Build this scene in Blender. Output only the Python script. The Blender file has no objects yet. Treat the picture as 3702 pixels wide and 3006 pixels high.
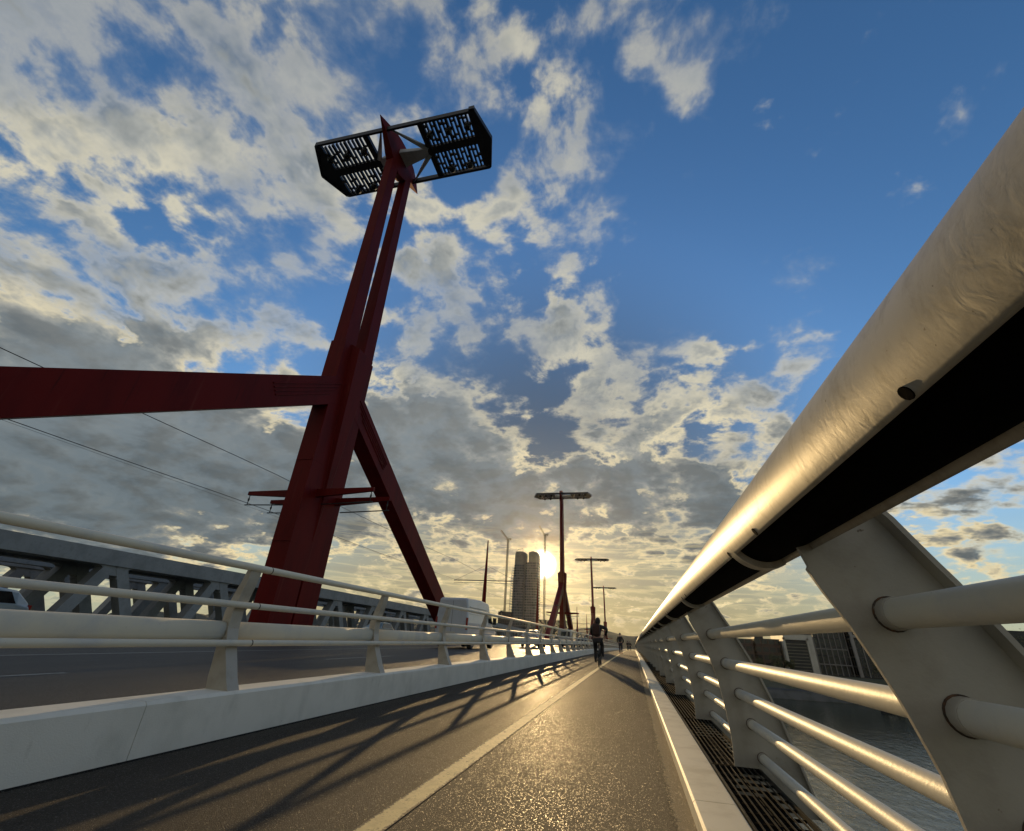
import bpy, bmesh, math, random
import numpy as np
from mathutils import Vector, Matrix
S = bpy.context.scene
COL = S.collection
rnd = random.Random(7)

# ------------------------------------------------------------------ camera
F_PX, W_PX, H_PX = 1540.0, 3702.0, 3006.0
def _cam_axes():
    a = Vector((2290-1851., 2325-1503., F_PX))            # bridge direction on the sensor
    zx = 160.
    zy = -(F_PX**2 + a.x*zx)/a.y
    u = Vector((zx, zy, F_PX)).normalized(); y = a.normalized()
    x = y.cross(u)
    if x.x < 0: x = -x
    return x, y, u
AX, AY, AZ = _cam_axes()
def wdir(v): return Vector((AX.dot(v), AY.dot(v), AZ.dot(v)))
cr, cu, cf = wdir(Vector((1, 0, 0))), wdir(Vector((0, -1, 0))), wdir(Vector((0, 0, 1)))
cam = bpy.data.cameras.new('camera'); camo = bpy.data.objects.new('camera', cam); COL.objects.link(camo)
M = Matrix.Identity(4)
for i in range(3):
    M[i][0] = cr[i]; M[i][1] = cu[i]; M[i][2] = -cf[i]
camo.matrix_world = M
cam.sensor_fit = 'HORIZONTAL'; cam.sensor_width = 36.; cam.lens = 36.*F_PX/W_PX
cam.clip_start = .02; cam.clip_end = 20000.
S.camera = camo
def sky_dir(px, py):                                       # direction of a point of the sky
    k = W_PX/2138.
    return wdir(Vector((px*k-1851., py*k-1503., F_PX))).normalized()

# ------------------------------------------------------------------ light, sky, exposure
SUN_AZ, SUN_EL = math.radians(-10.6), math.radians(8.3)
SUN = Vector((math.sin(SUN_AZ)*math.cos(SUN_EL), math.cos(SUN_AZ)*math.cos(SUN_EL), math.sin(SUN_EL)))
S.view_settings.view_transform = 'Standard'; S.view_settings.look = 'None'
S.view_settings.exposure = 0.; S.view_settings.gamma = 1.
sl = bpy.data.lights.new('sun', 'SUN'); so = bpy.data.objects.new('sun', sl); COL.objects.link(so)
sl.energy = 5.0; sl.angle = math.radians(.5); sl.color = (1., .68, .31)
so.rotation_euler = SUN.to_track_quat('Z', 'Y').to_euler()

class NG:
    def __init__(s, tree): s.t = tree; s.n = tree.nodes; s.l = tree.links
    def node(s, typ, **kw):
        n = s.n.new(typ)
        for k, v in kw.items(): setattr(n, k, v)
        return n
    def put(s, sock, v):
        if isinstance(v, bpy.types.NodeSocket): s.l.new(v, sock)
        elif v is not None: sock.default_value = v
    def m(s, op, a, b=None, c=None, clamp=False):
        n = s.n.new('ShaderNodeMath'); n.operation = op; n.use_clamp = clamp
        s.put(n.inputs[0], a)
        if b is not None: s.put(n.inputs[1], b)
        if c is not None: s.put(n.inputs[2], c)
        return n.outputs[0]
    def v(s, op, a, b=None, scale=None):
        n = s.n.new('ShaderNodeVectorMath'); n.operation = op
        s.put(n.inputs[0], a)
        if b is not None: s.put(n.inputs[1], b)
        if scale is not None: s.put(n.inputs['Scale'], scale)
        return n.outputs['Value'] if op in ('DOT_PRODUCT', 'LENGTH', 'DISTANCE') else n.outputs[0]
    def ramp(s, x, lo, hi, a=0., b=1., kind='SMOOTHSTEP'):
        n = s.n.new('ShaderNodeMapRange'); n.interpolation_type = kind
        s.put(n.inputs[0], x)
        for i, q in enumerate((lo, hi, a, b)): s.put(n.inputs[i+1], q)
        return n.outputs[0]
    def mix(s, f, a, b, blend='MIX'):
        n = s.n.new('ShaderNodeMix'); n.data_type = 'RGBA'; n.blend_type = blend; n.clamp_factor = True
        s.put(n.inputs[0], f)
        s.put(n.inputs[6], (*a, 1.) if isinstance(a, tuple) and len(a) == 3 else a)
        s.put(n.inputs[7], (*b, 1.) if isinstance(b, tuple) and len(b) == 3 else b)
        return n.outputs[2]
    def noise(s, vec, scale, detail=4., rough=.5, dist=0., lac=2.):
        n = s.n.new('ShaderNodeTexNoise'); s.put(n.inputs['Vector'], vec)
        n.inputs['Scale'].default_value = scale; n.inputs['Detail'].default_value = detail
        n.inputs['Roughness'].default_value = rough; n.inputs['Distortion'].default_value = dist
        n.inputs['Lacunarity'].default_value = lac
        return n.outputs['Fac']
    def sep(s, v):
        n = s.n.new('ShaderNodeSeparateXYZ'); s.put(n.inputs[0], v); return n.outputs
    def comb(s, x, y, z):
        n = s.n.new('ShaderNodeCombineXYZ')
        for i, q in enumerate((x, y, z)): s.put(n.inputs[i], q)
        return n.outputs[0]

def build_world():
    w = bpy.data.worlds.new('World'); S.world = w; w.use_nodes = True
    g = NG(w.node_tree); g.n.clear()
    out = g.node('ShaderNodeOutputWorld'); bg = g.node('ShaderNodeBackground')
    g.l.new(bg.outputs[0], out.inputs[0])
    d = g.v('NORMALIZE', g.node('ShaderNodeTexCoord').outputs['Generated'])
    x, y, z = g.sep(d)
    sky = g.node('ShaderNodeTexSky', sky_type='NISHITA', sun_disc=False)
    sky.sun_elevation = SUN_EL; sky.sun_rotation = SUN_AZ
    sky.altitude = 100.; sky.air_density = 1.0; sky.dust_density = .6; sky.ozone_density = 2.0
    mu = g.v('DOT_PRODUCT', d, tuple(SUN))
    zc = g.m('MAXIMUM', z, 0.)
    hs = g.node('ShaderNodeHueSaturation'); g.l.new(sky.outputs[0], hs.inputs['Color'])
    hs.inputs['Saturation'].default_value = SKY_SAT; hs.inputs['Value'].default_value = 1.
    base = g.v('MULTIPLY', hs.outputs[0], SKY_TINT)
    base = g.v('SCALE', base, scale=g.ramp(mu, .72, 1., 1., .15))
    # the clear air is paler and warmer low over the horizon
    lowk = g.m('MULTIPLY', g.ramp(zc, 0., .30, 1., 0.), .9)
    near = g.ramp(mu, .45, 1., 0., 1.)
    lowc = g.mix(near, (4.1, 5.0, 4.2), (4.0, 3.35, 1.95))
    base = g.mix(lowk, base, lowc)
    # ---- clouds on a flat deck seen in perspective
    zz = g.m('ADD', zc, .32)
    u = g.m('DIVIDE', x, zz); v = g.m('DIVIDE', y, zz)
    P = g.comb(u, v, 0.)
    # coverage: where in the sky the cloud masses stand
    cov = None
    for (px, py, rad, wt) in CLOUDS:
        c = sky_dir(px, py)
        q = g.ramp(g.v('DOT_PRODUCT', d, tuple(c)), math.cos(math.radians(rad)), 1., 0., wt)
        cov = q if cov is None else g.m('ADD', cov, q)
    warp = g.node('ShaderNodeTexNoise'); g.put(warp.inputs['Vector'], P)
    warp.inputs['Scale'].default_value = 2.2; warp.inputs['Detail'].default_value = 3.
    Pw = g.v('ADD', P, g.v('SCALE', g.v('SUBTRACT', warp.outputs['Color'], (.5, .5, .5)), scale=.13))
    def dens(vec):
        a = g.noise(vec, 2.3, 3., .5)
        b = g.noise(g.v('ADD', vec, (5.2, 1.7, .4)), 9.4, 8., .58, 0.)
        return g.m('ADD', g.m('MULTIPLY', g.m('SUBTRACT', a, .5), .62), g.m('MULTIPLY', g.m('SUBTRACT', b, .5), 2.55))
    n0 = dens(Pw)
    def soft(vec): return g.m('MULTIPLY', g.m('SUBTRACT', g.noise(g.v('ADD', vec, (5.2, 1.7, .4)), 9.4, 4., .56, 0.),   .5), 2.55)
    s0 = soft(Pw)
    sx, sy = SUN.x/(SUN.z+.32), SUN.y/(SUN.z+.32)
    to = g.v('NORMALIZE', g.v('SUBTRACT', (sx, sy, 0.), P))
    n1 = soft(g.v('ADD', Pw, g.v('SCALE', to, scale=.042)))
    cov = g.m('ADD', cov, g.ramp(y, .05, -.45, 0., .36))  # extra cloud cover behind the camera, out of view, added for warm fill
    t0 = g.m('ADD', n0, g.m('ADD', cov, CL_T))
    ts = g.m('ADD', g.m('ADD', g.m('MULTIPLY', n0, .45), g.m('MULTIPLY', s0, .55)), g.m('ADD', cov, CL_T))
    edge = g.m('MULTIPLY', g.ramp(g.noise(P, 3.2, 2., .5), .38, .62, .20, .50), g.ramp(zc, .35, .65, .9, 1.7))
    dn = g.ramp(t0, g.m('MULTIPLY', edge, -.35), edge)
    thick = g.ramp(ts, .10, .52)
    lit = g.m('ADD', .5, g.m('MULTIPLY', g.m('SUBTRACT', s0, n1), 2.1), clamp=True)
    hi = g.ramp(zc, .12, .60)
    bright = g.mix(hi, (9.0, 7.4, 4.2), (7.4, 6.8, 5.0))
    mid = g.mix(hi, (4.4, 4.1, 3.3), (4.3, 4.4, 4.1))
    dark = g.mix(hi, (1.15, 1.45, 1.62), (2.15, 2.45, 2.62))
    thin = g.ramp(ts, -.06, .20)
    bright = g.mix(g.m('MULTIPLY', g.m('SUBTRACT', 1., thin), g.ramp(zc, .30, .55, 0., .8)), bright, (3.4, 3.9, 4.4))
    cc = g.mix(thick, bright, mid)
    cc = g.mix(g.m('MULTIPLY', g.m('SUBTRACT', 1., lit), g.ramp(thick, 0., .8, .15, .95)), cc, dark)
    deep = g.ramp(ts, g.ramp(zc, .2, .6, .16, .34), g.ramp(zc, .2, .6, .66, .85))
    mott = g.ramp(g.m('ADD', s0, g.m('SUBTRACT', g.noise(P, 4.1, 5., .55), .5)), -.30, .45)
    core = g.mix(mott, g.v("SCALE", dark, scale=1.28), g.v('SCALE', dark, scale=.74))
    cc = g.mix(g.m('MULTIPLY', deep, g.ramp(zc, .2, .6, .92, .75)), cc, core)
    cc = g.mix(g.ramp(y, .05, -.5), cc, g.mix(thick, (4.5, 3.95, 3.0), (2.9, 2.7, 2.25)))   # warm unseen clouds behind the camera, added to fill the shadows
    col = g.mix(g.m('MULTIPLY', dn, g.ramp(zc, .01, .09, .35, 1.)), base, cc)
    # thin streaks low over the horizon
    st = g.noise(g.comb(g.m('MULTIPLY', u, .9), g.m('MULTIPLY', z, 26.), 3.), 1.6, 7., .6)
    sm = g.m('MULTIPLY', g.ramp(st, .50, .66), g.m('MULTIPLY', g.ramp(z, .02, .06), g.ramp(z, .16, .24, 1., 0.)))
    col = g.mix(g.m('MULTIPLY', sm, g.ramp(mu, .80, .97, .06, .42)), col, g.mix(near, (2.1, 2.6, 2.7), (3.0, 2.8, 2.2)))
    away = g.ramp(mu, .80, .97)
    rim = g.m('MULTIPLY', g.ramp(st, .46, .51), g.ramp(st, .51, .57, 1., 0.))
    rim = g.m('MULTIPLY', rim, g.m('MULTIPLY', g.ramp(z, .02, .06), g.ramp(z, .16, .24, 1., 0.)))
    col = g.mix(g.m('MULTIPLY', rim, g.m('MULTIPLY', away, .30)), col, g.mix(near, (7.6, 6.6, 4.2), (10., 8.2, 4.2)))
    col = g.mix(g.ramp(z, -.03, .0, 1., 0.), col, (.9, .85, .7))
    # sun glare in the air and the sun itself
    om = g.m('MAXIMUM', g.m('SUBTRACT', 1., mu), 0.)
    def glow(k, a, c):
        e = g.m('MULTIPLY', g.m('EXPONENT', g.m('MULTIPLY', om, -k)), a)
        return g.v('SCALE', c, scale=e)
    gl = g.v('ADD', glow(1500., 9., (1., .70, .28)), glow(500., 3.0, (1., .50, .12)))
    gl = g.v('ADD', gl, g.v('SCALE', (1., .93, .72), scale=g.m('MULTIPLY', g.m('POWER', g.ramp(om, .0008, .00002, 0., 1.), 3.), 70.)))
    col = g.v('ADD', col, gl)
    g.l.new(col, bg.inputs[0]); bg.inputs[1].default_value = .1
SKY_SAT = 1.15
SKY_TINT = (1.42, 1.70, 2.02)
CL_T = -.06
CLOUDS = [ # display px of the cloud mass, radius in degrees, weight
 (40,60,14,0.107),(260,110,13,0.117),(620,60,8,0.156),(740,130,4,0.080),(110,270,8,0.049),(250,330,8,0.098),(470,120,5,0.049),
 (520,270,10,0.098),(660,280,8,0.107),(560,440,10,0.107),(450,470,7,0.077),(660,520,8,0.098),(110,520,10,0.098),(60,650,14,0.156),(300,620,8,0.098),(450,640,8,0.126),(600,640,6,0.098),(330,760,9,0.130),
 (880,500,8,0.240),(870,620,9,0.220),(950,700,6,0.160),(1010,540,6,0.100),(1150,560,5,0.130),(1120,660,7,0.140),(1220,730,8,0.240),(1300,850,8,0.280),(1450,820,9,0.260),(1600,860,8,0.260),(1690,700,5,0.100),
 (860,860,8.96,0.470),(960,960,10.1,0.581),(1110,1050,8.96,0.559),(1260,1010,8.96,0.447),(780,1000,10.1,0.537),(1400,1060,8.96,0.447),(1530,1040,6.72,0.380),(640,1040,8.96,0.416),(1000,1090,7.84,0.335),(100,980,15.7,0.478),(350,1000,13.4,0.478),(230,860,11.2,0.291),(560,1000,10.1,0.354),(520,880,6.72,0.166),(60,820,10.1,0.208),
 (1055,40,4.6,0.392),(1360,110,4,0.351),(1440,200,3.4,0.297),(1180,190,5,0.108),(1290,260,5,0.149),(1290,390,4.5,0.135),(1080,280,5,0.149),
 (2050,1000,5,0.210),(1990,1100,4,0.210),(2110,1180,4,0.180),
 (1750,350,30,-0.280),(1450,520,14,-0.180),(990,330,6,-0.150),(850,150,7,-0.180),(1010,760,4,-0.130),(1145,925,5,-0.36),(2000,700,14,-0.150)]
build_world()

# ------------------------------------------------------------------ mesh and object helpers
class MB:
    def __init__(s): s.v = []; s.f = []; s.sm = []
    def add(s, vs, fs, smooth=False):
        o = len(s.v); s.v += [tuple(p) for p in vs]
        for f in fs: s.f.append(tuple(i+o for i in f)); s.sm.append(smooth)
        return s
    def box(s, x0, x1, y0, y1, z0, z1):
        return s.add([(x0,y0,z0),(x1,y0,z0),(x1,y1,z0),(x0,y1,z0),(x0,y0,z1),(x1,y0,z1),(x1,y1,z1),(x0,y1,z1)],
                     [(0,3,2,1),(4,5,6,7),(0,1,5,4),(1,2,6,5),(2,3,7,6),(3,0,4,7)])
    def sections(s, rings, caps=True, closed=True, smooth=False):
        n = len(rings[0]); vs = [p for r in rings for p in r]; fs = []
        for k in range(len(rings)-1):
            for i in range(n if closed else n-1):
                j = (i+1) % n
                fs.append((k*n+i, k*n+j, (k+1)*n+j, (k+1)*n+i))
        s.add(vs, fs, smooth)
        if caps and closed:
            o = len(s.v)-len(vs)
            s.f.append(tuple(o+i for i in reversed(range(n)))); s.sm.append(False)
            s.f.append(tuple(o+(len(rings)-1)*n+i for i in range(n))); s.sm.append(False)
        return s
    def tube(s, pts, r, n=10, smooth=True, caps=True):
        pts = [Vector(p) for p in pts]; rs = r if isinstance(r, (list, tuple)) else [r]*len(pts)
        rings = []
        for i, p in enumerate(pts):
            t = (pts[min(i+1, len(pts)-1)]-pts[max(i-1, 0)]).normalized()
            up = Vector((0,0,1)) if abs(t.z) < .9 else Vector((1,0,0))
            a = t.cross(up).normalized(); b = t.cross(a).normalized()
            rings.append([p+(a*math.cos(q)+b*math.sin(q))*rs[i] for q in [2*math.pi*k/n for k in range(n)]])
        return s.sections(rings, caps, True, smooth)
    def bar(s, a, b, w, h, up=(0,0,1)):                      # square bar between two points
        a, b = Vector(a), Vector(b); t = (b-a).normalized(); up = Vector(up)
        if abs(t.dot(up)) > .98: up = Vector((1,0,0))
        p = t.cross(up).normalized(); q = p.cross(t).normalized()
        R = lambda c: [c-p*w/2-q*h/2, c+p*w/2-q*h/2, c+p*w/2+q*h/2, c-p*w/2+q*h/2]
        return s.sections([R(a), R(b)])
    def prism_x(s, poly, x0, x1):                            # polygon in (y,z) extruded along x
        return s.sections([[(x0, y, z) for y, z in poly], [(x1, y, z) for y, z in poly]])
    def prism_y(s, poly, y0, y1):
        return s.sections([[(x, y0, z) for x, z in poly], [(x, y1, z) for x, z in poly]])
    def prism_z(s, poly, z0, z1):
        return s.sections([[(x, y, z0) for x, y in poly], [(x, y, z1) for x, y in poly]])
    def torus(s, c, R, r, axis='X', n=28, m=8):
        rings = []
        for i in range(n):
            a = 2*math.pi*i/n; ring = []
            for j in range(m):
                b = 2*math.pi*j/m; q = R+r*math.cos(b)
                e = (r*math.sin(b), q*math.cos(a), q*math.sin(a)) if axis == 'X' else (q*math.cos(a), r*math.sin(b), q*math.sin(a))
                ring.append((c[0]+e[0], c[1]+e[1], c[2]+e[2]))
            rings.append(ring)
        rings.append(rings[0]); return s.sections(rings, False, True, True)
    def ball(s, c, rx, ry, rz, n=10, m=6, jit=0.):
        rings = []
        for k in range(m+1):
            ph = math.pi*k/m - math.pi/2; f = 1+jit*(rnd.random()-.5)
            rings.append([(c[0]+rx*max(math.cos(ph),.02)*math.cos(2*math.pi*i/n)*f, c[1]+ry*max(math.cos(ph),.02)*math.sin(2*math.pi*i/n)*f, c[2]+rz*math.sin(ph)*f) for i in range(n)])
        return s.sections(rings, True, True, True)
    def disc(s, c, r, axis='X', t=.02, n=18):
        ring = [(math.cos(2*math.pi*i/n)*r, math.sin(2*math.pi*i/n)*r) for i in range(n)]
        if axis == 'X': return s.sections([[(c[0]-t/2, c[1]+a, c[2]+b) for a, b in ring], [(c[0]+t/2, c[1]+a, c[2]+b) for a, b in ring]])
        return s.sections([[(c[0]+a, c[1]-t/2, c[2]+b) for a, b in ring], [(c[0]+a, c[1]+t/2, c[2]+b) for a, b in ring]])
    def bend(s):
        s.v = [(x, y, z+DZ(y)) for x, y, z in s.v]; return s
    def mesh(s, name, mat, bevel=0.):
        me = bpy.data.meshes.new(name); me.from_pydata(s.v, [], s.f); me.update()
        me.polygons.foreach_set('use_smooth', s.sm)
        bm = bmesh.new(); bm.from_mesh(me); bmesh.ops.recalc_face_normals(bm, faces=bm.faces)
        if bevel > 0:
            ed = [e for e in bm.edges if len(e.link_faces) == 2 and e.calc_face_angle(0) > .5]
            bmesh.ops.bevel(bm, geom=ed, offset=bevel, segments=2, profile=.6, affect='EDGES', clamp_overlap=True)
        bm.to_mesh(me); bm.free()
        if mat: me.materials.append(mat)
        return me
def DZ(y): return -max(y, 0.)**2/18500.
def tag(o, label=None, cat=None, group=None, kind=None):
    if label: o['label'] = label
    if cat: o['category'] = cat
    if group: o['group'] = group
    if kind: o['kind'] = kind
    return o
def obj(name, mb, mat, parent=None, loc=(0,0,0), bevel=0.):
    me = mb if isinstance(mb, bpy.types.Mesh) else mb.mesh(name, mat, bevel)
    o = bpy.data.objects.new(name, me); COL.objects.link(o); o.location = loc
    if parent: o.parent = parent
    return o
def thing(name, loc, label, cat, group=None, rz=0.):
    o = bpy.data.objects.new(name, None); COL.objects.link(o); o.location = loc; o.rotation_euler = (0,0,rz)
    o.empty_display_size = .2
    return tag(o, label, cat, group)
def struct(name, mb, mat, loc=(0,0,0), bevel=0.):
    return tag(obj(name, mb, mat, None, loc, bevel), kind='structure')
def copy_tree(o, parent=None):
    kids = [c for c in COL.objects if c.parent == o]
    c = o.copy(); COL.objects.link(c)
    if parent: c.parent = parent
    for k in kids: copy_tree(k, c)
    return c

# ------------------------------------------------------------------ materials
def mat(name, base, rough=.5, metal=0., spec=.5, bump=None, var=None, coat=0.):
    """base colour with noise wear; bump = (scale, strength, detail); var = list of (scale, colour, lo, hi, vecscale)"""
    m = bpy.data.materials.new(name); m.use_nodes = True; g = NG(m.node_tree)
    b = g.n['Principled BSDF']; tc = g.node('ShaderNodeTexCoord').outputs['Object']
    col = None
    for (sc, c, lo, hi, vs) in (var or []):
        vec = g.v('MULTIPLY', tc, vs) if vs else tc
        f = g.ramp(g.noise(vec, sc, 6., .6), lo, hi)
        col = g.mix(f, col if col is not None else base, c)
    if col is not None: g.l.new(col, b.inputs['Base Color'])
    else: b.inputs['Base Color'].default_value = (*base, 1.)
    b.inputs['Roughness'].default_value = rough; b.inputs['Metallic'].default_value = metal
    b.inputs['Specular IOR Level'].default_value = spec; b.inputs['Coat Weight'].default_value = coat
    if bump:
        for (sc, st, de, vs) in (bump if isinstance(bump, list) else [bump]):
            vec = g.v('MULTIPLY', tc, vs) if vs else tc
            bn = g.node('ShaderNodeBump'); bn.inputs['Strength'].default_value = st; bn.inputs['Distance'].default_value = .01
            g.l.new(g.noise(vec, sc, de, .6), bn.inputs['Height'])
            prev = b.inputs['Normal'].links
            if prev: g.l.new(prev[0].from_socket, bn.inputs['Normal'])
            g.l.new(bn.outputs[0], b.inputs['Normal'])
    return m
def mat_asphalt(name, base, edge=False, rough=.78, spec=.22):
    m = bpy.data.materials.new(name); m.use_nodes = True; g = NG(m.node_tree); b = g.n['Principled BSDF']
    tc = g.node('ShaderNodeTexCoord').outputs['Object']
    vo = g.node('ShaderNodeTexVoronoi'); g.put(vo.inputs['Vector'], tc); vo.inputs['Scale'].default_value = 190.
    grain = g.noise(tc, 260., 3., .7)
    patch = g.noise(g.v('MULTIPLY', tc, (1., .35, 1.)), 1.3, 5., .6)
    col = g.mix(g.ramp(grain, .35, .7), tuple(c*.45 for c in base), tuple(c*1.7 for c in base))
    col = g.mix(g.ramp(patch, .35, .7, 0., .5), col, tuple(c*.6 for c in base))
    spot = g.ramp(g.noise(g.v('ADD', tc, (3., 9., 0.)), 5.5, 4., .55), .62, .70)
    col = g.mix(g.m('MULTIPLY', spot, .55), col, tuple(c*.45 for c in base))
    wide = g.ramp(g.noise(g.v('MULTIPLY', tc, (1.6, .12, 1.)), 1.1, 3., .5), .42, .62)
    col = g.mix(g.m('MULTIPLY', wide, .35), col, tuple(c*1.5 for c in base))
    cell = g.ramp(g.sep(vo.outputs['Color'])[0], .9, .97)
    col = g.mix(g.m('MULTIPLY', cell, .5), col, (.2, .18, .14))
    if edge:
        x = g.sep(tc)[0]; n = g.noise(tc, 16., 6., .7)
        f = g.ramp(g.m('ADD', x, g.m('MULTIPLY', n, .17)), .235, .262)
        col = g.mix(g.m('MULTIPLY', f, g.ramp(grain, .3, .55, .35, 1.)), col, (.30, .25, .17))
        crack = g.ramp(g.m('ABSOLUTE', g.m('SUBTRACT', g.m('ADD', x, g.m('MULTIPLY', g.noise(tc, 22., 5., .7), .14)), .222)), 0., .010, .9, 0.)
        col = g.mix(crack, col, (.012, .011, .01))
        seam = g.ramp(g.m('ADD', x, g.m('MULTIPLY', g.noise(tc, 9., 5., .7), .05)), -3.425, -3.40, 1., 0.)
        col = g.mix(seam, col, (.006, .006, .006))
    g.l.new(col, b.inputs['Base Color'])
    b.inputs['Roughness'].default_value = .46
    g.put(b.inputs['Roughness'], g.ramp(g.sep(vo.outputs['Color'])[1], .86, .98, rough, .32)); b.inputs['Specular IOR Level'].default_value = spec
    bn = g.node('ShaderNodeBump'); bn.inputs['Strength'].default_value = 1.; bn.inputs['Distance'].default_value = .007
    h = g.m('ADD', g.m('MULTIPLY', vo.outputs['Distance'], -1.), g.m('MULTIPLY', g.noise(tc, 420., 2., .5), .5))
    g.l.new(h, bn.inputs['Height']); g.l.new(bn.outputs[0], b.inputs['Normal'])
    return m
def mat_line(m):
    """the painted line wears away towards its edges and in small spots"""
    g = NG(m.node_tree); b = g.n['Principled BSDF']; src = b.inputs['Base Color'].links[0].from_socket
    tc = g.node('ShaderNodeTexCoord').outputs['Object']; x = g.sep(tc)[0]
    d = g.m('SUBTRACT', .072, g.m('ABSOLUTE', g.m('ADD', x, 1.352)))            # distance from the edge
    n = g.noise(tc, 34., 6., .7)
    w = g.ramp(g.m('SUBTRACT', d, g.m('MULTIPLY', g.m('SUBTRACT', n, .36), .08)), -.004, .004, 1., 0.)
    sc = g.ramp(g.noise(g.v('MULTIPLY', tc, (1., .3, 1.)), 12., 7., .72), .58, .66)
    g.l.new(g.mix(g.m('MAXIMUM', w, g.m('MULTIPLY', sc, .7)), src, (.078, .068, .055)), b.inputs['Base Color'])
    return m
def mat_handrail():
    m = bpy.data.materials.new('silver_paint'); m.use_nodes = True; g = NG(m.node_tree); b = g.n['Principled BSDF']
    tc = g.node('ShaderNodeTexCoord').outputs['Object']
    wv = g.v('MULTIPLY', tc, (24., 34., 24.))
    amp = g.ramp(g.noise(g.v('MULTIPLY', tc, (1., .7, 1.)), 5., 3., .5), .35, .65, .15, 1.)
    h1 = g.m('MULTIPLY', g.noise(wv, 1.3, 3., .5, .9), amp)
    h2 = g.noise(g.v('MULTIPLY', tc, (1., 2., 1.)), 38., 4., .6)
    big = g.noise(g.v('MULTIPLY', tc, (1., .6, 1.)), 3., 4., .6)
    dirt = g.ramp(g.noise(g.v('MULTIPLY', tc, (3., 5., 3.)), 4.4, 8., .70), .46, .66)
    chip = g.ramp(g.noise(tc, 70., 3., .6), .70, .74)
    col = g.mix(g.ramp(big, .3, .7), (.31, .295, .25), (.40, .38, .325))
    col = g.mix(g.m('MULTIPLY', dirt, .6), col, (.235, .215, .165))
    col = g.mix(g.m('MULTIPLY', chip, .7), col, (.10, .085, .06))
    g.l.new(col, b.inputs['Base Color']); b.inputs['Metallic'].default_value = .15
    b.inputs['Roughness'].default_value = .50
    b1 = g.node('ShaderNodeBump'); b1.inputs['Strength'].default_value = .22; b1.inputs['Distance'].default_value = .004
    g.l.new(h1, b1.inputs['Height'])
    b2 = g.node('ShaderNodeBump'); b2.inputs['Strength'].default_value = .15; b2.inputs['Distance'].default_value = .001
    g.l.new(h2, b2.inputs['Height']); g.l.new(b1.outputs[0], b2.inputs['Normal']); g.l.new(b2.outputs[0], b.inputs['Normal'])
    return m
def mat_water():
    m = bpy.data.materials.new('river_water'); m.use_nodes = True; g = NG(m.node_tree); b = g.n['Principled BSDF']
    tc = g.node('ShaderNodeTexCoord').outputs['Object']
    b.inputs['Base Color'].default_value = (.016, .026, .016, 1.); b.inputs['Roughness'].default_value = .06
    b.inputs['Specular IOR Level'].default_value = .5; b.inputs['IOR'].default_value = 1.33
    n1 = g.noise(g.v('MULTIPLY', tc, (1., .38, 1.)), .9, 6., .62, .4)
    n2 = g.noise(tc, .06, 3., .5)
    bn = g.node('ShaderNodeBump'); bn.inputs['Strength'].default_value = .55; bn.inputs['Distance'].default_value = .26
    g.l.new(g.m('ADD', n1, g.m('MULTIPLY', n2, .6)), bn.inputs['Height']); g.l.new(bn.outputs[0], b.inputs['Normal'])
    return m
def mat_floors(name, wall, glass, fh, pitch, gap=.45, rough=.4):
    """storeys: window bands cut by piers, from the object's own height and length"""
    m = bpy.data.materials.new(name); m.use_nodes = True; g = NG(m.node_tree); b = g.n['Principled BSDF']
    x, y, z = g.sep(g.node('ShaderNodeTexCoord').outputs['Object'])
    fz = g.m('FRACT', g.m('DIVIDE', z, fh)); fx = g.m('FRACT', g.m('DIVIDE', g.m('ADD', x, y), pitch))
    w = g.m('MULTIPLY', g.m('GREATER_THAN', fz, gap), g.m('GREATER_THAN', fx, .22))
    ce = g.m('FLOOR', g.m('DIVIDE', z, fh)); cx = g.m('FLOOR', g.m('DIVIDE', g.m('ADD', x, y), pitch))
    wn = g.node('ShaderNodeTexWhiteNoise'); g.l.new(g.comb(cx, ce, 0.), wn.inputs[0])
    gc = g.mix(wn.outputs[0], tuple(c*.5 for c in glass), tuple(c*1.5 for c in glass))
    g.l.new(g.mix(w, wall, gc), b.inputs['Base Color'])
    g.put(b.inputs['Roughness'], g.ramp(w, 0., 1., .7, .12, 'LINEAR'))
    return m
RED = mat('red_paint', (.125,.005,.003), .58, bump=(9.,.06,3.,None), spec=.12, var=[(1.1,(.09,.0035,.0025),.4,.7,(1,1,.3)),(14.,(.145,.009,.006),.62,.75,None),(5.,(.065,.003,.002),.55,.75,(2.5,2.5,.12)),(2.2,(.15,.02,.014),.60,.78,(2.,2.,.1))])
WHITE = mat('white_paint', (.64,.60,.48), .52, bump=[(60.,.12,4.,None)], var=[(3.,(.52,.51,.46),.45,.72,None),(26.,(.30,.27,.2),.70,.78,None)])
PLATE = mat('plate_paint', (.40,.37,.305), .48, bump=[(70.,.12,4.,None)], var=[(5.,(.32,.29,.23),.45,.72,None),(30.,(.13,.09,.05),.70,.76,None),(9.,(.30,.2,.11),.70,.82,None)])
RAILP = mat_handrail()
RECESS = mat('black_lamp_cover', (.002,.002,.002), .9, spec=.02, bump=(30.,.1,3.,None), var=[(40.,(.003,.003,.003),.5,.7,None)])
WELD = mat('rusty_weld', (.05,.035,.022), .8, bump=(160.,.5,3.,None), var=[(40.,(.13,.06,.025),.45,.65,None),(18.,(.25,.22,.17),.5,.7,None)])
DARKHOLE = mat('dark_screw_steel', (.02,.018,.015), .45, .6, var=[(60.,(.05,.035,.02),.5,.7,None)])
KERB = mat('kerb_concrete', (.76,.74,.65), .62, bump=[(120.,.25,4.,None),(9.,.12,4.,None)], var=[(2.2,(.66,.645,.56),.4,.7,None),(5.,(.46,.44,.36),.64,.86,(2,2,.5)),(1.6,(.58,.57,.49),.55,.8,(1.5,2,1.)),(34.,(.2,.18,.14),.71,.78,None)])
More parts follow.
